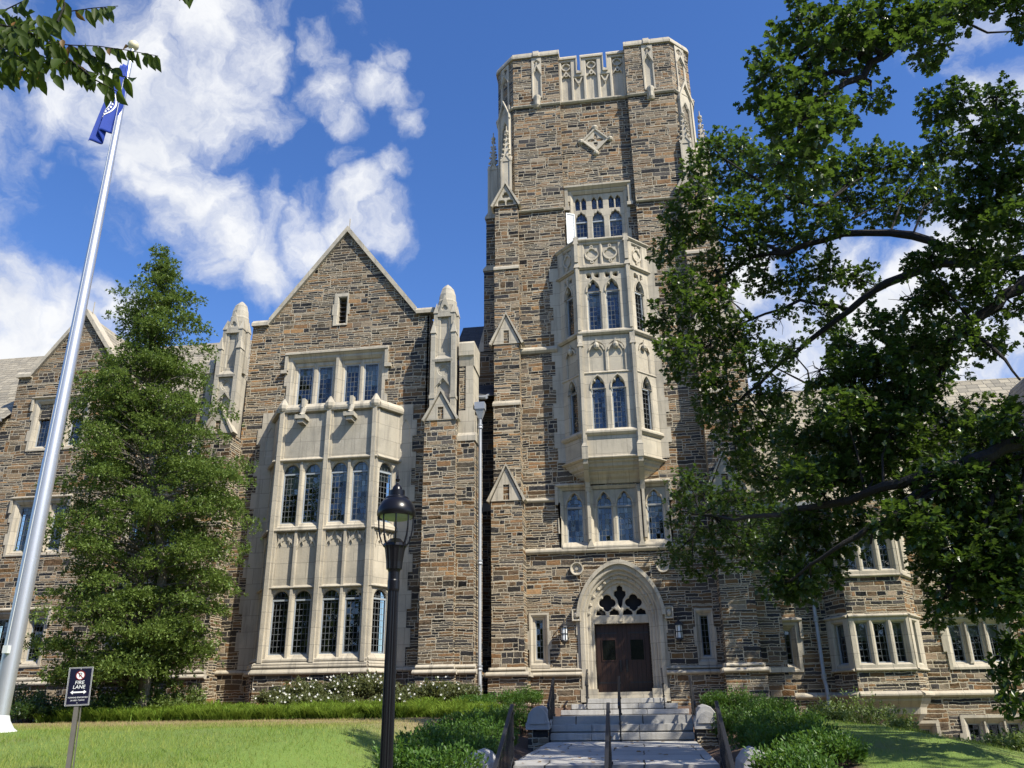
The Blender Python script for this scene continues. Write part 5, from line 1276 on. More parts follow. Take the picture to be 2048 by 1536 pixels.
# lamp post
LX, LY = -2.1, 7.2
lp = thing('lamp_post', 'fluted black lamp post with glass lantern head in front of the bay', 'street lamp', (LX, LY, gz(LX, LY)-.05))
g0 = gz(LX, LY)-.1
p = MB(); p.lathe(LX, LY, [(.16, g0), (.16, g0+.25), (.11, g0+.4), (.07, g0+.5)], 20); p.lathe(LX, LY, [(.060, g0+.4), (.047, 2.66)], 32, .10); p.build('post', 'lamp_black', lp)
def headz(mb):
    mb.v = [(LX+(x-LX)*.80, LY+(y-LY)*.80, 2.62+(z-2.62)*.905) for x, y, z in mb.v]; return mb
c = MB(); c.lathe(LX, LY, [(.062, 2.62), (.066, 2.64), (.066, 2.72), (.062, 2.73), (.062, 2.80), (.072, 2.83)], 20); c.lathe(LX, LY, [(.088, 2.83), (.093, 2.90), (.112, 3.02), (.124, 3.055)], 28, .06); c.lathe(LX, LY, [(.132, 3.05), (.128, 3.075), (.09, 3.10), (.06, 3.125)], 20); headz(c).build('capital', 'lamp_black', lp)
c = MB()
for i in range(8):
    a = 2*PI*(i+.35)/8; rr = [(.120, 3.055), (.150, 3.09), (.172, 3.15), (.186, 3.22), (.192, 3.30), (.192, 3.37)]
    c.tube([(LX+r_*cos(a), LY+r_*sin(a), z) for r_, z in rr], .0095, 6)
headz(c).build('cage', 'lamp_black', lp)
d = MB(); d.lathe(LX, LY, [(.205, 3.345), (.216, 3.36), (.217, 3.40), (.205, 3.44), (.178, 3.485), (.150, 3.51), (.136, 3.52), (.134, 3.535), (.118, 3.548), (.088, 3.556), (.086, 3.612), (.060, 3.618), (.054, 3.645), (.03, 3.672), (.014, 3.68)], 28); headz(d).build('hood', 'lamp_black', lp, True)
d = MB(); d.lathe(LX, LY, [(.012, 3.675), (.014, 3.69), (.010, 3.70), (.027, 3.722), (.027, 3.73), (.011, 3.745), (.013, 3.752), (.008, 3.775), (.001, 3.83)], 12); headz(d).build('finial', 'lamp_black', lp, True)
d = MB(); d.lathe(LX, LY, [(.19, 3.352), (.15, 3.325), (.085, 3.315), (.01, 3.315)], 24); headz(d).build('lens', 'copper', lp, True)

# fire lane sign
SX, SY = -5.82, 8.5
sg = thing('fire_lane_sign', 'small dark no-parking FIRE LANE sign on a square metal post by the lawn', 'sign', (SX, SY, .9))
yaw = math.radians(18); sR = Matrix.Translation((SX, SY, 1.94)) @ Matrix.Rotation(yaw, 4, 'Z') @ Matrix.Rotation(math.radians(-2.2), 4, 'Y') @ Matrix.Rotation(PI/2, 4, 'X')
sw, shh = .118, .188
def signbuild(mb, name, m, parent): mb.v = [tuple(sR @ Vector(v)) for v in mb.v]; return mb.build(name, m, parent)
class _P:
    d = (1, 0)
    def pt(s, u, v, w): return (u, v, w)
sp = _P()
q = MB(); q.plate(sp, rect(-sw, sw, -shh, shh), [], -.006, 0, 0, True); face = signbuild(q, 'sign_face', 'navy', sg)
q = MB()
for e, t_ in ((0, .0022), (.009, .0016)): q.plate(sp, rect(-sw+e, sw-e, -shh+e, shh-e), [rect(-sw+e+t_, sw-e-t_, -shh+e+t_, shh-e-t_)], -.001, .0016)
q.plate(sp, [(-.078,-.058), (-.052,-.038), (-.052,-.051), (.052,-.051), (.052,-.038), (.078,-.058), (.052,-.078), (.052,-.065), (-.052,-.065), (-.052,-.078)], [], 0, .0016)
q.plate(sp, circle(0, .108, .040, 28), [], 0, .0012); signbuild(q, 'border_and_arrow', 'white', face)
q = MB(); q.plate(sp, circle(0, .108, .046, 28), [circle(0, .108, .038, 28)], 0, .0030); q.plate(sp, [(-.033,.137), (-.027,.143), (.033,.079), (.027,.073)], [], 0, .0036); signbuild(q, 'no_parking_ring', 'red', face)
def signtext(txt, size, y, m, shear=.12, z=.0022, sx=1.0):
    me = textmesh(txt, size, shear=shear)
    for v in me.vertices: v.co = sR @ Vector((v.co.x*sx, v.co.y+y, z))
    link('lettering', me, m, face)
signtext('P', .066, .108, 'navy', 0); signtext('FIRE', .050, .036, 'white'); signtext('LANE', .050, -.008, 'white'); signtext('TOWING ENFORCED', .020, -.110, 'white', .1); signtext('24 HRS. 7 DAYS', .020, -.138, 'white', .1)
for yy in (.17, -.163):
    q = MB(); q.plate(sp, circle(0, yy, .006, 8), [], 0, .006); signbuild(q, 'bolt', 'alu', face)
q = MB(); d0 = sR @ Vector((0, 0, -.03)); dn = sR @ Vector((0, -1.3, -.03)); up = sR @ Vector((0, .18, -.03))
ux = (sR.to_3x3() @ Vector((1, 0, 0)))
q.bar(tuple(dn-Vector((.02,0,0))), tuple(up), .042, .05, tuple(sR.to_3x3() @ Vector((0, 0, 1)))); q.bar(tuple(dn+ux*.036), tuple(up+ux*.036), .006, .03, tuple(sR.to_3x3() @ Vector((0, 0, 1)))); q.build('post', 'post', sg)
# ================================================================ VEGETATION
def unit(a): return a/np.maximum(np.linalg.norm(a, axis=-1, keepdims=True), 1e-6)
def rvec(n): return unit(RNG.normal(size=(n, 3)))
OVAL = (np.array([(0,0,0), (.30,.20,.05), (.62,.21,.05), (1,0,-.06), (.62,-.21,.05), (.30,-.20,.05)]), [(0,3,2,1), (0,5,4,3)])
BROAD = (np.array([(0,0,0), (.16,.13,.03), (.42,.225,.06), (.72,.16,.03), (1,0,-.12), (.72,-.16,.03), (.42,-.225,.06), (.16,-.13,.03)]), [(0,4,3,2,1), (0,7,6,5,4)])
DIAM = (np.array([(0,0,0), (.5,.24,.05), (1,0,0), (.5,-.24,.05)]), [(0,2,1), (0,3,2)])
_h = [(.16,.07), (.24,.26), (.36,.24), (.42,.11), (.52,.40), (.66,.36), (.68,.15), (.82,.26), (.92,.18)]
OAKL = (np.array([(0,0,0)]+[(a,b,.05*b/.3) for a, b in _h]+[(1,0,-.05)]+[(a,-b,.05*b/.3) for a, b in reversed(_h)]),
        [tuple([0, 10]+list(range(9, 0, -1))), tuple([0]+list(range(19, 10, -1))+[10])])
BLADE = (np.array([(0,.045,0), (0,-.045,0), (.55,-.03,.10), (1,0,.0), (.55,.03,.10)]), [(0,4,3,2,1)])
STRAP = (np.array([(0,.03,0), (0,-.03,0), (.45,-.03,.0), (.8,-.02,-.08), (1,0,-.24), (.8,.02,-.08), (.45,.03,.0)]), [(0,6,2,1), (6,5,3,2), (5,4,3)])
def leaves(name, m, parent, C, A, Nn, size, tpl):
    """one mesh of many leaves: C base points, A leaf directions, Nn rough normals"""
    T, faces = tpl; n = len(C); kk = len(T); A = unit(A); Sd = unit(np.cross(Nn, A)); Nn = np.cross(A, Sd); size = np.asarray(size).reshape(-1, 1, 1)
    V = C[:, None, :]+size*(T[None, :, 0:1]*A[:, None, :]+T[None, :, 1:2]*Sd[:, None, :]+T[None, :, 2:3]*Nn[:, None, :])
    me = bpy.data.meshes.new(name); me.vertices.add(n*kk); me.vertices.foreach_set('co', V.astype(np.float32).ravel())
    flat = np.array([i for f in faces for i in f]); cnt = np.array([len(f) for f in faces])
    L = (flat[None, :]+np.arange(n)[:, None]*kk).ravel(); cn = np.tile(cnt, n); st = np.concatenate([[0], np.cumsum(cn)[:-1]])
    me.loops.add(len(L)); me.loops.foreach_set('vertex_index', L.astype(np.int32)); me.polygons.add(len(cn)); me.polygons.foreach_set('loop_start', st.astype(np.int32))
    me.update(calc_edges=True); me.validate()
    return link(name, me, m, parent)
def rosettes(cent, out, per, spread, droop):
    """leaves in stars round twig tips"""
    n = len(cent); C = np.repeat(cent, per, 0); O = np.repeat(out, per, 0)
    A = unit(O*.55+rvec(n*per)*spread+np.array([0, 0, -droop])); Nn = unit(np.array([0, 0, 1.0])+rvec(n*per)*.55+A*.0)
    return C+A*.02, A, Nn
def V3(p): return np.array([p[0], p[1], p[2]])
def pxy(P):
    """photo pixel of world points"""
    Q = np.asarray(P)-np.array([0, 0, EYE]); R_ = np.array([list(_r), list(_u), list(_f)]); c = Q @ R_.T
    z = np.where(c[:, 2] > .1, c[:, 2], .1); return 1024+FPX*c[:, 0]/z, 768-FPX*c[:, 1]/z, c[:, 2]

# ---------------- the oak on the right
oak = thing('oak_tree', 'big oak reaching in from the right, dark lobed leaves before tower and east wing', 'tree', (9.4, 13.6, gz(9.4, 13.6)))
limb = MB()
def limb_px(pts, r0, r1):
    P = [at(*p) for p in pts]; n = len(P)
    # smooth the path a little
    Q = []
    for a, b in zip(P[:-1], P[1:]):
        for t in (0, .33, .66): Q.append(a.lerp(b, t)+Vector(RNG.normal(size=3)*.03*(1 if t else 0)))
    Q.append(P[-1]); m_ = len(Q)
    limb.tube(Q, [(r0+(r1-r0)*(i/(m_-1))**.8)*.78*(1+.07*sin(i*2.3)) for i in range(m_)], 8); return Q
tb = Vector((9.4, 13.6, gz(9.4, 13.6)-.3))
limb.tube([tb, tb+Vector((0,0,.7)), tb+Vector((-.1,.1,3)), tb+Vector((-.1,0,5.5)), tb+Vector((.2,0,8.5)), tb+Vector((0,.3,12)), tb+Vector((.3,0,16))], [.75, .55, .48, .44, .36, .25, .1], 14)
skel = []
for pts, a, b in (
    ([(2330,980,13.6), (2200,920,13.4), (2048,905,13.0), (1930,945,12.8), (1840,985,12.6), (1760,1050,12.6), (1690,1085,12.8), (1620,1130,13.2)], .19, .03),
    ([(2280,420,13.8), (2150,480,13.8), (2048,566,13.6), (1994,610,13.6), (1920,657,13.6), (1892,719,13.8), (1848,810,14.0), (1800,900,14.5)], .20, .05),
    ([(2250,560,14), (2048,522,14.2), (1884,525,14.6), (1774,566,15), (1700,620,15.4), (1620,680,15.8), (1540,745,16.2), (1470,810,16.5)], .17, .03),
    ([(2000,530,14.4), (1920,507,14.4), (1825,471,14.6), (1687,467,15), (1570,507,15.4), (1500,515,15.8), (1420,570,16.2), (1365,640,16.6)], .14, .03),
    ([(1687,467,15), (1647,412,15), (1581,398,15.2), (1500,350,15.4), (1430,300,15.6)], .075, .02),
    ([(1570,507,15.4), (1480,470,15.6), (1400,440,15.9), (1345,470,16.2)], .06, .02),
    ([(2300,-150,10.5), (2050,-80,10.0), (1884,22,9.6), (1826,73,9.5), (1767,113,9.4), (1694,164,9.3), (1628,204,9.2), (1599,248,9.2), (1585,300,9.2)], .13, .022),
    ([(1767,113,9.4), (1690,100,9.3), (1620,90,9.2), (1560,150,9.2)], .05, .012), ([(1700,140,9.3), (1650,150,9.3), (1610,165,9.2), (1590,190,9.2), (1550,220,9.2)], .05, .012),
    ([(2200,330,13.4), (2048,394,13), (2011,438,12.8), (1993,358,12.8), (1968,292,12.8), (1939,245,12.8), (1900,210,12.8)], .11, .02),
    ([(2011,438,12.8), (2020,330,12.6), (2000,240,12.6), (1995,195,12.6)], .06, .015),
    ([(2350,850,13), (2048,885,12.4), (1941,922,12.4), (1888,941,12.5), (1767,973,13), (1660,1008,13.6), (1560,1030,15), (1470,1040,18), (1400,1030,20)], .17, .03),
    ([(1901,968,12.5), (1821,1021,12.6), (1754,1048,12.8), (1741,1088,13)], .07, .02),
    ([(1848,810,14), (1760,830,14.4), (1680,860,15), (1600,900,15.6), (1550,960,16)], .07, .02), ([(1892,719,13.8), (1800,720,14.2), (1700,740,14.8), (1620,770,15.4)], .08, .02),
    ([(1920,657,13.6), (1990,700,13.2), (2040,760,13)], .06, .02), ([(2048,905,13), (1990,980,12.6), (1950,1080,12.4), (1900,1180,12.4)], .08, .02), ([(2048,905,13), (2040,1040,12.4), (2030,1200,12.2)], .06, .02),
    ([(1700,620,15.4), (1600,600,15.6), (1500,640,16), (1400,690,16.5)], .06, .02)):
    skel += limb_px(pts, a, b)
SK = np.array([list(p) for p in skel])
CL = {  # clump centres read off the photograph, grouped by distance
 9.2: [(1535,150,42),(1528,200,42),(1560,240,48),(1600,190,50),(1620,130,52),(1650,80,55),(1600,40,50),(1560,90,30),(1700,40,58),(1760,30,58),(1820,40,58),(1720,110,48),(1780,80,48),(1850,80,46),(1880,30,48),(1940,10,48),(1868,112,28),(1742,195,36),(1690,235,26),(1640,255,52),(1590,285,52),(1562,325,46),(1620,330,46),(1660,210,38),(1520,110,22),(2035,20,34),(2045,62,22),(1990,-20,50)],
 15.5: [(1430,290,38),(1400,330,38),(1480,300,46),(1520,350,56),(1450,360,48),(1390,400,42),(1350,440,36),(1335,500,38),(1400,470,52),(1460,430,52),(1530,430,58),(1600,390,58),(1660,340,52),(1720,320,46),(1780,330,52),(1840,340,46),(1700,400,56),(1780,410,52),(1850,400,46),(1900,370,40),(1650,450,46),(1580,480,50),(1500,500,52),(1430,540,52),(1360,570,42),(1330,640,42),(1400,620,52),(1460,600,44),(1530,560,40),(1352,700,42),(1420,690,50),(1480,660,38),(1355,745,28),(1430,755,46),(1500,720,42),(1560,640,34),(1600,560,44),(1660,540,44),(1720,560,40),(1640,625,40),(1580,700,44)],
 13.8: [(1700,690,48),(1760,640,42),(1830,600,56),(1900,600,56),(1960,570,46),(1860,520,46),(1940,500,46),(2010,540,44),(1640,740,50),(1700,760,56),(1760,720,56),(1820,700,56),(1900,680,48),(1980,690,38),(2035,620,38),(1690,830,56),(1750,820,58),(1810,800,58),(1660,880,56),(1720,900,58),(1590,890,46),(1610,960,50),(1680,960,58),(1750,950,58),(1830,900,58),(1890,860,48),(1950,830,40),(1780,870,56),(1840,760,56)],
 16.5: [(1440,830,46),(1480,880,46),(1425,800,40),(1520,790,46),(1570,780,46),(1550,960,46),(1545,850,38),(1500,930,40)],
 12.6: [(1870,220,40),(1915,200,38),(1990,200,40),(2020,260,46),(1955,270,44),(1885,285,38),(1950,340,46),(2020,350,56),(1980,420,56),(1915,430,38),(2030,450,56),(1960,880,46),(2030,840,46),(2030,920,56),(1900,960,56),(1960,980,56),(2020,1000,56),(1830,990,50),(1790,1040,42),(1860,1060,44),(1920,1060,54),(1980,1070,58),(2030,1080,58),(1870,1130,42),(1930,1130,52),(1990,1140,52),(2040,1150,46),(1890,1195,32),(1872,1230,22),(1960,1200,42),(2030,1205,42),(1850,1090,30)],
 20.0: [(1370,960,36),(1410,990,46),(1470,1000,50),(1360,1020,36),(1440,1060,50),(1380,1080,40),(1350,1110,30),(1500,1060,42),(1550,1030,40),(1430,1110,40),(1480,1110,30),(1385,1140,26),(1520,1100,30)],
 14.5: [(1600,1050,46),(1560,1110,40),(1630,1100,40),(1600,1150,40),(1560,1170,34),(1610,1190,26),(1660,1140,34),(1690,1090,32),(1720,1040,40),(1650,1040,40)]}
tips, outs, szs = [], [], []
for Y, lst in CL.items():
    for px, py, r in lst:
        Yc = Y+RNG.uniform(-1, 1)*.05*Y; c = V3(at(px, py, Yc)); R_ = r*Yc/1797*1.02
        j = np.argmin(((SK-c)**2).sum(1)); nn = SK[j]
        near = Y < 10; n = int(max(9, (r/50)**2*(46 if near else 100))); d = rvec(n); rad = RNG.random(n)**(.6 if near else .5)*(1.3 if near else 1.12)
        P = c+d*(rad*R_)[:, None]*np.array([1.08, 1.25, .92])
        tips.append(P); outs.append(unit(d*.7+unit(P-nn)*.6)); szs.append(np.full(n, 1.0))
        if np.linalg.norm(nn-c) < 3.5:
            mid = (nn+c)/2+RNG.normal(size=3)*.08; limb.tube([nn, mid, c], [.022, .016, .009], 5, False)
            for q in P[::5]: limb.tube([c, (c+q)/2+RNG.normal(size=3)*.03, q], [.008, .006, .003], 4, False)
# crown outside the picture, to the right and above; then clumps added for their shade
off = RNG.uniform((6, 7.5, 4.5), (19, 25, 21), size=(900, 3)); px_, py_, zc = pxy(off); keep = ((px_ > 2048+90) | (py_ < -90)) & (((off-np.array([11.5,15.5,12.5]))/np.array([7.8,9.5,8.5]))**2).sum(1).__lt__(1)
off = off[keep][:135]
T_ = np.concatenate([RNG.uniform((-1.6, 31.4, 2.4), (.5, 31.5, 4.9), size=(50, 3)), RNG.uniform((1.2, 30.9, 2), (4.4, 31, 9.5), size=(150, 3)), RNG.uniform((-2.2, 13, 1), (1.1, 22, 1.2), size=(3, 3)), RNG.uniform((2, 14, .8), (9, 28, 1.2), size=(34, 3))])  # spots to be shaded; extra leaf clumps are added sunward of them
sh_ = T_+np.array(SUNV)*RNG.uniform(5, 24, size=(len(T_), 1)); qx, qy, qz = pxy(sh_); ok = (qx > 2048+70) | (qy < -80) | ((qx > 1490) & (qy > 640) & (qy < 1130)); off = np.concatenate([off, sh_[ok & (qz > 3)]])
for c in off:
    n = 30; d = rvec(n); R_ = RNG.uniform(.45, .85); P = c+d*(RNG.random(n)**.5*R_)[:, None]; tips.append(P); outs.append(d); szs.append(np.full(n, 1.35))
    j = np.argmin(((SK-c)**2).sum(1))
    if ((SK[j]-c)**2).sum() < 30 and c[1] < 22: limb.tube([SK[j], (SK[j]+c)/2+np.array([0, 0, .25]), c], [.05, .03, .01], 5, False)
tips, outs, szs = np.concatenate(tips), np.concatenate(outs), np.concatenate(szs)
GAPS = [(1482,602,26),(1537,620,24),(1574,664,34),(1628,704,36),(1617,733,30),(1720,672,24),(1785,595,34),(1818,573,24),(1585,770,30),(2023,591,22),(2037,653,26),(1574,438,20),(1694,511,24),(1804,493,30),(1840,482,24),(1614,340,18),(1884,453,26),(1891,540,24),(1800,250,40),(1745,240,30),(1910,130,30),(1660,265,14),(1960,150,30),(1500,770,14),(1760,690,18)]
gx, gy, gzc = pxy(tips); cut = np.zeros(len(tips), bool)
for a_, b_, r_ in GAPS: cut |= ((gx-a_)**2+(gy-b_)**2 < (r_*RNG.uniform(.6, 1.15, len(tips)))**2)      # the breaks in the crown where sky shows
tips, outs, szs = tips[~cut], outs[~cut], szs[~cut]
C, A, Nn = rosettes(tips, outs, 6, .8, .18)
leaves('crown', 'oak', oak, C, A, Nn, np.repeat(szs, 6)*RNG.uniform(.075, .132, len(C)), OAKL)
limb.build('trunk', 'oak_bark', oak, True)

# ---------------- conical holly on the left
hy = 23.6; hx = float(at(283, 1410, hy).x)
holly = thing('holly_tree', 'conical evergreen tree standing before the west wing, left of the hall', 'tree', (hx, hy, gz(hx, hy)))
tr = MB(); hz = gz(hx, hy)
top = at(322, 498, hy)
tr.tube([(hx,hy,hz-.2), (hx+.02,hy,hz+1.2), (hx+.1,hy,hz+4), ((hx+top.x)/2,hy,9.5), (top.x,hy,13.5), (top.x,hy,top.z-.4)], [.19, .15, .13, .10, .06, .015], 9)
prof = [(500,322,6,6), (540,322,38,42), (580,315,50,60), (620,312,96,90), (660,310,92,100), (700,300,55,110), (730,300,130,120), (770,300,140,135), (820,300,150,150), (870,300,160,150), (920,300,185,195), (960,300,180,205), (1000,300,185,205), (1050,295,190,190), (1100,290,190,195), (1150,290,185,190), (1200,285,190,190), (1240,280,200,155), (1280,275,200,150), (1320,270,210,120), (1360,265,215,60), (1395,262,205,10)]
tip, outv = [], []
def hprof(yy, k_): return np.interp(yy, [p[0] for p in prof], [p[k_] for p in prof])
N_P = 380
for i in range(N_P+220):
    inner = i >= N_P; q = RNG.random()**.78 if inner else ((i+RNG.random()*3)/(N_P+3))**.80
    yy = 503+q*890; cx, l, r_ = hprof(yy, 1), hprof(yy, 2), hprof(yy, 3)
    a = RNG.uniform(0, 2*PI); side = cos(a); half = (r_ if side > 0 else l)*hy/1797; mean = (l+r_)/2*hy/1797
    rad = RNG.uniform(.1, .6) if inner else RNG.uniform(.55, 1.0)+.14*sin(i*.37)*sin(a*2+yy*.013)
    base = V3(at(cx, yy, hy)); ex = base+np.array([side*half*rad, sin(a)*mean*.85*rad, RNG.uniform(-.38, .38)*min(1, (yy-480)/200)])
    st = np.array([base[0], hy, max(hz+.9, base[2]-.18*mean*rad-.1)])
    if not inner: tr.tube([st, (st+ex)/2+np.array([0, 0, .08]), ex], [.035, .02, .006], 5, False)
    k_ = .50+.50*min(1, (yy-490)/260); R_ = RNG.uniform(.30, .66)*k_*(1 if RNG.random() > .14 else .35); n = int((40 if inner else 86)*(R_/.5)**2)+8
    d = rvec(n); d[:, 2] = np.where(d[:, 2] < -.25, -d[:, 2]*.6, d[:, 2]); rr = (RNG.random(n)**(.5 if inner else .33))*R_*RNG.choice([1, 1, 1, 1.3], n)
    out2 = np.array([side, sin(a), 0])
    P = ex+d*rr[:, None]*np.array([1.05, 1.05, .82])+out2*(d @ out2)[:, None]*R_*.35; P[:, 2] -= .10*np.maximum(0, ((P-ex) @ out2))
    tip.append(P); outv.append(unit(d+out2*.5+np.array([0, 0, .2])))
tip, outv = np.concatenate(tip), np.concatenate(outv)
C, A, Nn = rosettes(tip, outv, 6, .7, -.02)
leaves('crown', 'holly', holly, C, A, Nn, RNG.uniform(.07, .115, len(C)), OVAL); tr.build('trunk', 'holly_bark', holly, True)

# ---------------- leafy branch hanging into the top left corner
br = thing('leafy_branch', 'leafy twig of a near tree hanging into the top left corner', 'branch', tuple(at(-200, 40, 3.4)))
tw_ = MB(); LC, LA = [], []
TWIGS = [([(-220,20), (-60,38), (10,51), (49,60), (94,82), (137,90), (195,92), (252,100), (316,112)], 3.4), ([(49,60), (86,66), (115,43), (137,23), (187,16), (236,12)], 3.4), ([(94,82), (137,117), (176,143), (215,152)], 3.36),
         ([(137,90), (195,117), (244,152), (271,158)], 3.44), ([(137,117), (191,160), (240,186)], 3.38), ([(-80,60), (8,21), (51,0), (80,-30)], 3.5), ([(-100,60), (0,90), (40,110), (80,140)], 3.3), ([(-100,40), (0,50), (40,90), (100,120), (140,130)], 3.45), ([(-40,90), (20,100), (60,130)], 3.25), ([(115,43), (130,10), (120,-30)], 3.35), ([(340,-40), (375,-12), (390,-8)], 3.4)]
for pts, Y in TWIGS:
    P = [at(x, y, Y+RNG.uniform(-.03, .03)) for x, y in pts]; m_ = len(P); tw_.tube(P, [.006-.004*i/(m_-1) for i in range(m_)], 6)
    for a, b in zip(P[:-1], P[1:]):
        L_ = (b-a).length; n = max(1, int(L_/.033))
        for i in range(n):
            p = a.lerp(b, (i+RNG.random()*.6)/n); d = (b-a).normalized(); s = 1 if i % 2 else -1
            LC.append(V3(p)); LA.append(V3(d)*.45+np.array([s*.25+RNG.normal()*.2, RNG.normal()*.35, -.75+RNG.normal()*.25]))
for i in range(170):
    p = at(RNG.uniform(-40, 150)*RNG.uniform(.5, 1), RNG.uniform(25, 155), 3.4+RNG.uniform(-.25, .3)); LC.append(V3(p)); LA.append(np.array([.25+RNG.normal()*.35, RNG.normal()*.4, -.8+RNG.normal()*.3]))
LC, LA = np.array(LC), np.array(LA); nl = len(LC)
old = RNG.random(nl) < .05
Nn = unit(np.array([0, -1.0, .1])+rvec(nl)*.55)
leaves('leaf_spray', 'cherry', br, LC[~old], LA[~old], Nn[~old], RNG.uniform(.085, .135, (~old).sum()), BROAD); leaves('yellowed_leaves', 'cherry_old', br, LC[old], LA[old], Nn[old], RNG.uniform(.07, .10, old.sum()), BROAD)
tw_.build('twig', 'oak_bark', br)

# ---------------- shrubs
def shrub(name, label, cat, group, px, py, Y, wd, leaf, m, tpl, per=24, stems=80, upright=.8, flowers=0, dens=1.0):
    p = at(px, py, Y); x = p.x; g = gz(x, Y); H = max(.35, p.z-g)
    o = thing(name, label, cat, (x, Y, g), group)
    n = int(stems*dens); ang = RNG.uniform(0, 2*PI, n); rad = np.sqrt(RNG.random(n))*wd/2
    bx = np.stack([x+np.cos(ang)*rad*.6, Y+np.sin(ang)*rad*.6, np.full(n, g)], 1)
    ht = H*(1-.35*(rad/(wd/2))**2)*RNG.uniform(.70, 1.22, n)
    sp_ = .62+.38*(1-min(1, upright)); tx = np.stack([x+np.cos(ang)*rad*(sp_+.3), Y+np.sin(ang)*rad*(sp_+.3), g+ht], 1)
    t = RNG.uniform(.25, 1.0, (n, per))**.8; C = bx[:, None, :]+(tx-bx)[:, None, :]*t[..., None]+RNG.normal(size=(n, per, 3))*.035
    dr = unit(tx-bx)[:, None, :]*upright+RNG.normal(size=(n, per, 3))*.55; C = C.reshape(-1, 3); dr = dr.reshape(-1, 3)
    Nn = unit(np.array([0, -.3, 1.0])+rvec(len(C))*.7)
    leaves('foliage', m, o, C, dr, Nn, RNG.uniform(leaf*.7, leaf*1.25, len(C)), tpl)
    s = MB()
    for a, b in zip(bx[::4], tx[::4]): s.tube([a-np.array([0,0,.05]), (a+b)/2, b-(b-a)*.12], [.007, .005, .003], 4, False)
    s.build('stems', 'oak_bark', o)
    if flowers:
        k_ = RNG.choice(n, flowers); fc = tx[k_]+RNG.normal(size=(flowers, 3))*np.array([.06, .06, .08]); fc[:, 1] -= .06
        q = 7; Cc = np.repeat(fc, q, 0); aa = np.tile(np.arange(q)*2*PI/q, flowers); Ad = np.stack([np.cos(aa), -.5+0*aa, np.sin(aa)*.9+.1], 1)
        leaves('blossoms', 'blossom', o, Cc, Ad, unit(np.array([0, -1, .4])+rvec(len(Cc))*.3), RNG.uniform(.030, .050, len(Cc)), DIAM)
    return o
GL, GRt = 'green shrubs left of the steps', 'green shrubs right of the steps'
left_sh = [(1010,1385,25.2,1.3,'behind the left stone pier, nearest the tower corner'), (950,1398,24.5,1.2,'below the lead downpipe'), (1055,1378,25.4,.9,'against the tower base beside the door steps'), (985,1415,21.5,1.2,'in the middle of the left row'),
    (1032,1408,22,.9,'just left of the cap stone of the lower steps'), (925,1428,19,1.3,'at the left edge of the shrub bank'), (962,1438,17.5,1.2,'sunlit, halfway down the left bank'), (890,1452,15.5,1.2,'beside the lawn, right of the lamp post'), (850,1462,14,1.1,'low, just right of the lamp post'),
    (925,1470,14,1.1,'above the near left cap stone'), (968,1480,14.6,.7,'beside the near left handrail'), (822,1475,12,1.0,'nearest the lamp post at the bottom edge'), (890,1492,11.6,1.1,'at the bottom edge, left of the near pier'), (1002,1452,18.5,.8,'by the mulch left of the path')]
for px, py, Y, wd, w_ in left_sh: shrub('leafy_shrub', 'green upright shrub '+w_, 'shrub', GL, px, py, Y, wd, .058, 'shrub', OVAL, 26, 95)
right_sh = [(1430,1388,25.2,.9,'right of the cap stone, against the tower base'), (1475,1380,25.2,1.1,'under the right tower buttress'), (1525,1392,24.4,1.1,'before the right corner of the tower'), (1555,1402,22,1.1,'right edge of the upper right bank'), (1485,1410,20,1.1,'in the middle of the right row'),
    (1445,1420,20.4,.6,'squeezed beside the right stone pier'), (1535,1425,18,1.2,'halfway down the right bank'), (1582,1432,17,1.1,'beside the shaded right lawn'), (1505,1450,16,1.0,'behind the near right handrail'), (1562,1458,14.2,1.1,'above the near right cap stone'), (1612,1472,14,1.0,'low, edging the right lawn'), (1640,1492,13,.9,'at the bottom edge, far right of the bank'), (1665,1500,12.6,.9,'lowest, at the bottom edge by the right lawn'), (1605,1512,11.4,.9,'cut by the bottom edge, right of the near pier'), (1570,1492,12,1.0,'at the bottom edge beside the near right pier')]
for px, py, Y, wd, w_ in right_sh: shrub('leafy_shrub', 'green upright shrub '+w_, 'shrub', GRt, px, py, Y, wd, .058, 'shrub', OVAL, 26, 95)
roses = [(560,1388,26,1.1,'leftmost, under the bay'), (608,1368,26.4,1.1,'second from the left under the bay'), (652,1374,26.2,1.1,'below the middle of the bay'), (700,1362,26.4,1.1,'tall, left of the lamp post'), (748,1358,26.6,1.1,'tallest, directly left of the lamp post'), (822,1380,26.2,1.1,'directly right of the lamp post'), (868,1372,26.4,1.2,'below the right hall pier'), (918,1376,26.2,1.1,'rightmost, beside the downpipe'), (590,1402,24.8,1.0,'low, at the front left of the bed'), (680,1398,25,1.1,'low, at the front middle of the bed'), (790,1400,25,1.0,'low, behind the lamp post')]
for px, py, Y, wd, w_ in roses: shrub('rose_bush', 'white-flowering rose bush '+w_, 'rose bush', 'white roses in the bed under the bay', px, py-6, Y, wd*1.2, .085, 'rose', OVAL, 30, 120, .4, 26)
for px, py, Y, wd, w_ in ((1650,1398,27.5,1.3,'left of three beside the right lawn'), (1708,1388,27.5,1.5,'tallest, below the canted bay'), (1768,1408,27,1.3,'under the corbel of the canted bay'), (1800,1440,26,.9,'low, at the right end beside the wall'), (1665,1425,25.5,1.0,'low, in front of its neighbours')):
    shrub('light_shrub', 'pale green leafy bush '+w_, 'bush', 'pale bushes under the canted bay', px, py, Y, wd, .095, 'light_leaf', BROAD, 14, 60, .3)
for px, py, Y, wd, w_ in ((2005,1478,19,1.2,'in the bottom right corner'), (2050,1462,19,1.2,'cut by the right edge')): shrub('light_shrub', 'pale green leafy bush '+w_, 'bush', 'pale bushes at the right edge', px, py, Y, wd, .085, 'light_leaf', BROAD, 16, 60, .3)
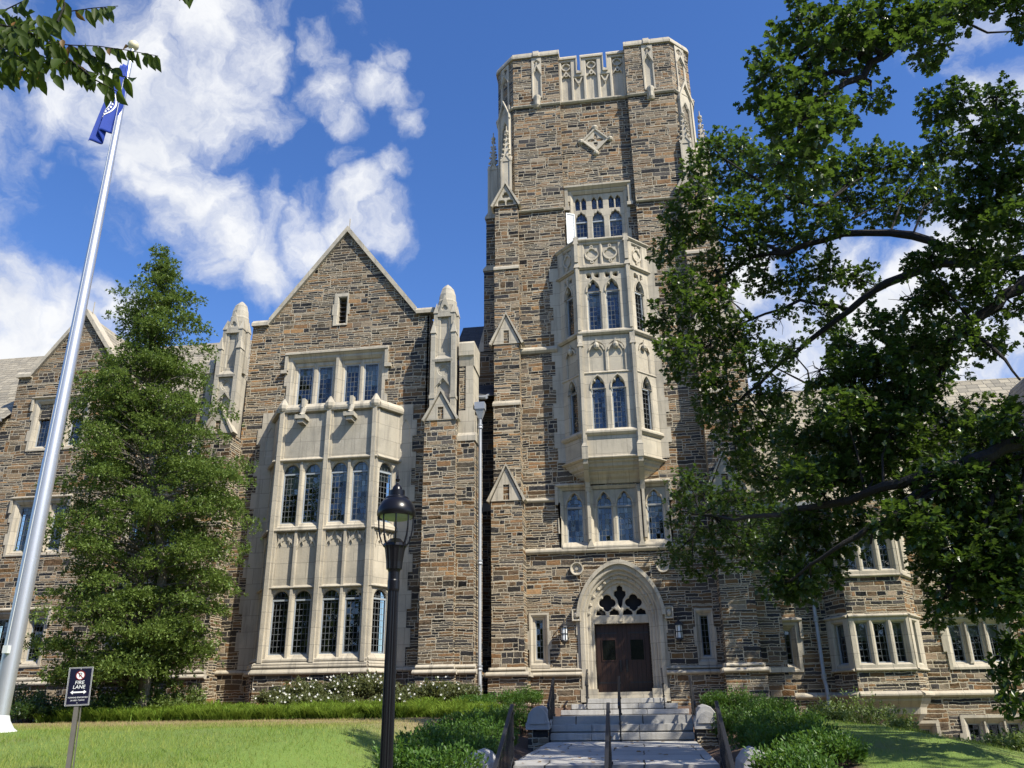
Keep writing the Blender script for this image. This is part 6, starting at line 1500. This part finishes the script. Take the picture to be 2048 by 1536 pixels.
for px, py, Y, wd, w_ in ((375,1372,25,1.1,'between the holly and the hall'), (335,1392,24,1.0,'at the foot of the holly')): shrub('light_shrub', 'yellow green bush '+w_, 'bush', 'yellow green bushes by the holly', px, py, Y, wd, .10, 'light_leaf', OVAL, 16, 60, .5)
for px, py, Y, wd, w_ in ((35,1372,24,1.6,'right behind the flagpole base'), (95,1385,23.4,1.5,'below the west wing, left of the sign'), (165,1392,23.2,1.5,'right behind the FIRE LANE sign'), (225,1396,23,1.3,'between the sign and the holly trunk'), (60,1405,22.6,1.2,'low, at the lawn edge beside the flagpole')):
    shrub('dark_shrub', 'dark green bushy shrub '+w_, 'shrub', 'dark shrubs under the holly', px, py, Y, wd, .085, 'oak', OVAL, 24, 90, .3)
mg = thing('magnolia_tree', 'dark glossy broadleaf tree edging in at the right side', 'tree', (6.9, 13.0, gz(6.9, 13.0)))
P = []
for px, py, r in ((2040,1300,34), (2010,1330,34), (2045,1350,44), (2015,1385,40), (2050,1410,40), (2080,1330,60), (2090,1400,60), (2020,1290,18), (2085,1260,40)):
    c = V3(at(px, py, 12.8+RNG.uniform(-.4, .4))); n = 26; P.append(c+rvec(n)*(RNG.random(n)**.5*r*12.8/1797)[:, None])
P = np.concatenate(P); C, A, Nn = rosettes(P, rvec(len(P)), 4, .8, .1); leaves('crown', 'oak', mg, C, A, Nn, RNG.uniform(.09, .15, len(C)), BROAD)
s = MB(); s.tube([(7.0,13.0,gz(7,13)-.2), (6.95,13,1.6), (6.9,12.9,3.2)], [.06, .05, .02], 8)
for px, py in ((2010,1330), (2015,1385), (2040,1300)): s.tube([(6.95,13,1.7), V3(at(px+40, py+10, 12.9)), V3(at(px, py, 12.8))], [.025, .015, .006], 5)
s.build('trunk', 'oak_bark', mg, True)

# ---------------- ground cover, lawn blades, fallen leaves, far trees behind the viewer
def gzv(x, y): return np.array([gz(a, b) for a, b in zip(x, y)])
n = 620; x = RNG.uniform(-16.5, -3.6, n); y = 22.2+RNG.random(n)**1.3*2.0+.3*np.sin(x*1.9); per = 90
C = np.repeat(np.stack([x, y, gzv(x, y)], 1), per, 0); C[:, :2] += RNG.normal(size=(len(C), 2))*.06
a = RNG.uniform(0, 2*PI, len(C)); A = np.stack([np.cos(a)*.55, np.sin(a)*.55, RNG.uniform(.6, 1.2, len(C))], 1)
o = leaves('border_grass', 'strap', None, C, A, unit(np.stack([-np.cos(a), -np.sin(a), .6+0*a], 1)), np.repeat(RNG.uniform(.20, .50, n), per)*RNG.uniform(.7, 1.1, len(C)), STRAP)
tag(o, 'tufted strap-leaved border grass edging the rose bed', 'ground cover', kind='stuff')
def blades(n, x0, x1, y0, y1, pw):
    x = RNG.uniform(x0, x1, n); y = y0+(y1-y0)*RNG.random(n)**pw; return x, y
xs1, ys1 = blades(92000, -15, -2.9, 8.6, 20.6, 1.5); xs2, ys2 = blades(32000, 2.7, 12, 10, 29, 1.0)
x, y = np.concatenate([xs1, xs2]), np.concatenate([ys1, ys2]); k_ = (RNG.random(len(x)) < np.clip((18.6-y+np.sin(x*1.3)*.9+np.sin(x*3.1)*.5)/4.0, .12, 1)) | (x > 0); k_ &= (x < -3.25-.25*np.sin(y*1.7)) | (x > 0); x, y = x[k_], y[k_]
C = np.stack([x, y, gzv(x, y)], 1); A = RNG.normal(size=C.shape)*.45+np.array([0, 0, 1.0]); o = leaves('lawn_grass', 'blade', None, C, A, rvec(len(C)), RNG.uniform(.035, .075, len(C)), BLADE)
tag(o, 'short green lawn grass with straw-coloured patches', 'grass', kind='stuff')
n = 26000; x = RNG.uniform(-15, -3.6, n); y = 21.9-RNG.random(n)**1.1*7.5; C = np.stack([x, y, gzv(x, y)], 1); A = RNG.normal(size=C.shape)*.6+np.array([0, 0, .8])
o = leaves('dry_grass', 'dry_blade', None, C, A, rvec(n), RNG.uniform(.03, .07, n), BLADE); tag(o, 'strip of dry straw-coloured grass along the planting bed', 'grass', kind='stuff')
n = 46; x = RNG.uniform(-2.1, 1.0, n); y = RNG.uniform(14.5, 20.5, n); z = .87+(y-14.3)/6.35*.165+.006
C = np.stack([x, y, z], 1); a = RNG.uniform(0, 2*PI, n); o = leaves('fallen_leaves', 'cherry_old', None, C, np.stack([np.cos(a), np.sin(a), .08+0*a], 1), unit(np.array([0,0,1.0])+rvec(n)*.3), RNG.uniform(.06, .12, n), OAKL)
tag(o, 'dry brown leaves lying on the flagstone path', 'fallen leaves', kind='stuff')
n = 27000; x = RNG.uniform(-140, 70, n); q = np.sin(x*.21)+.6*np.sin(x*.53+1); z = RNG.random(n)**.8*(14.5+2.6*q); C = np.stack([x, -30+RNG.normal(size=n)*2.5-.1*z, z], 1)
o = leaves('far_trees', 'oak', None, C, rvec(n), unit(np.array([0, .7, .7])+rvec(n)*.6), RNG.uniform(.9, 1.9, n), BROAD); tag(o, 'belt of trees across the road behind the viewer, mirrored in the windows', 'trees', kind='stuff')
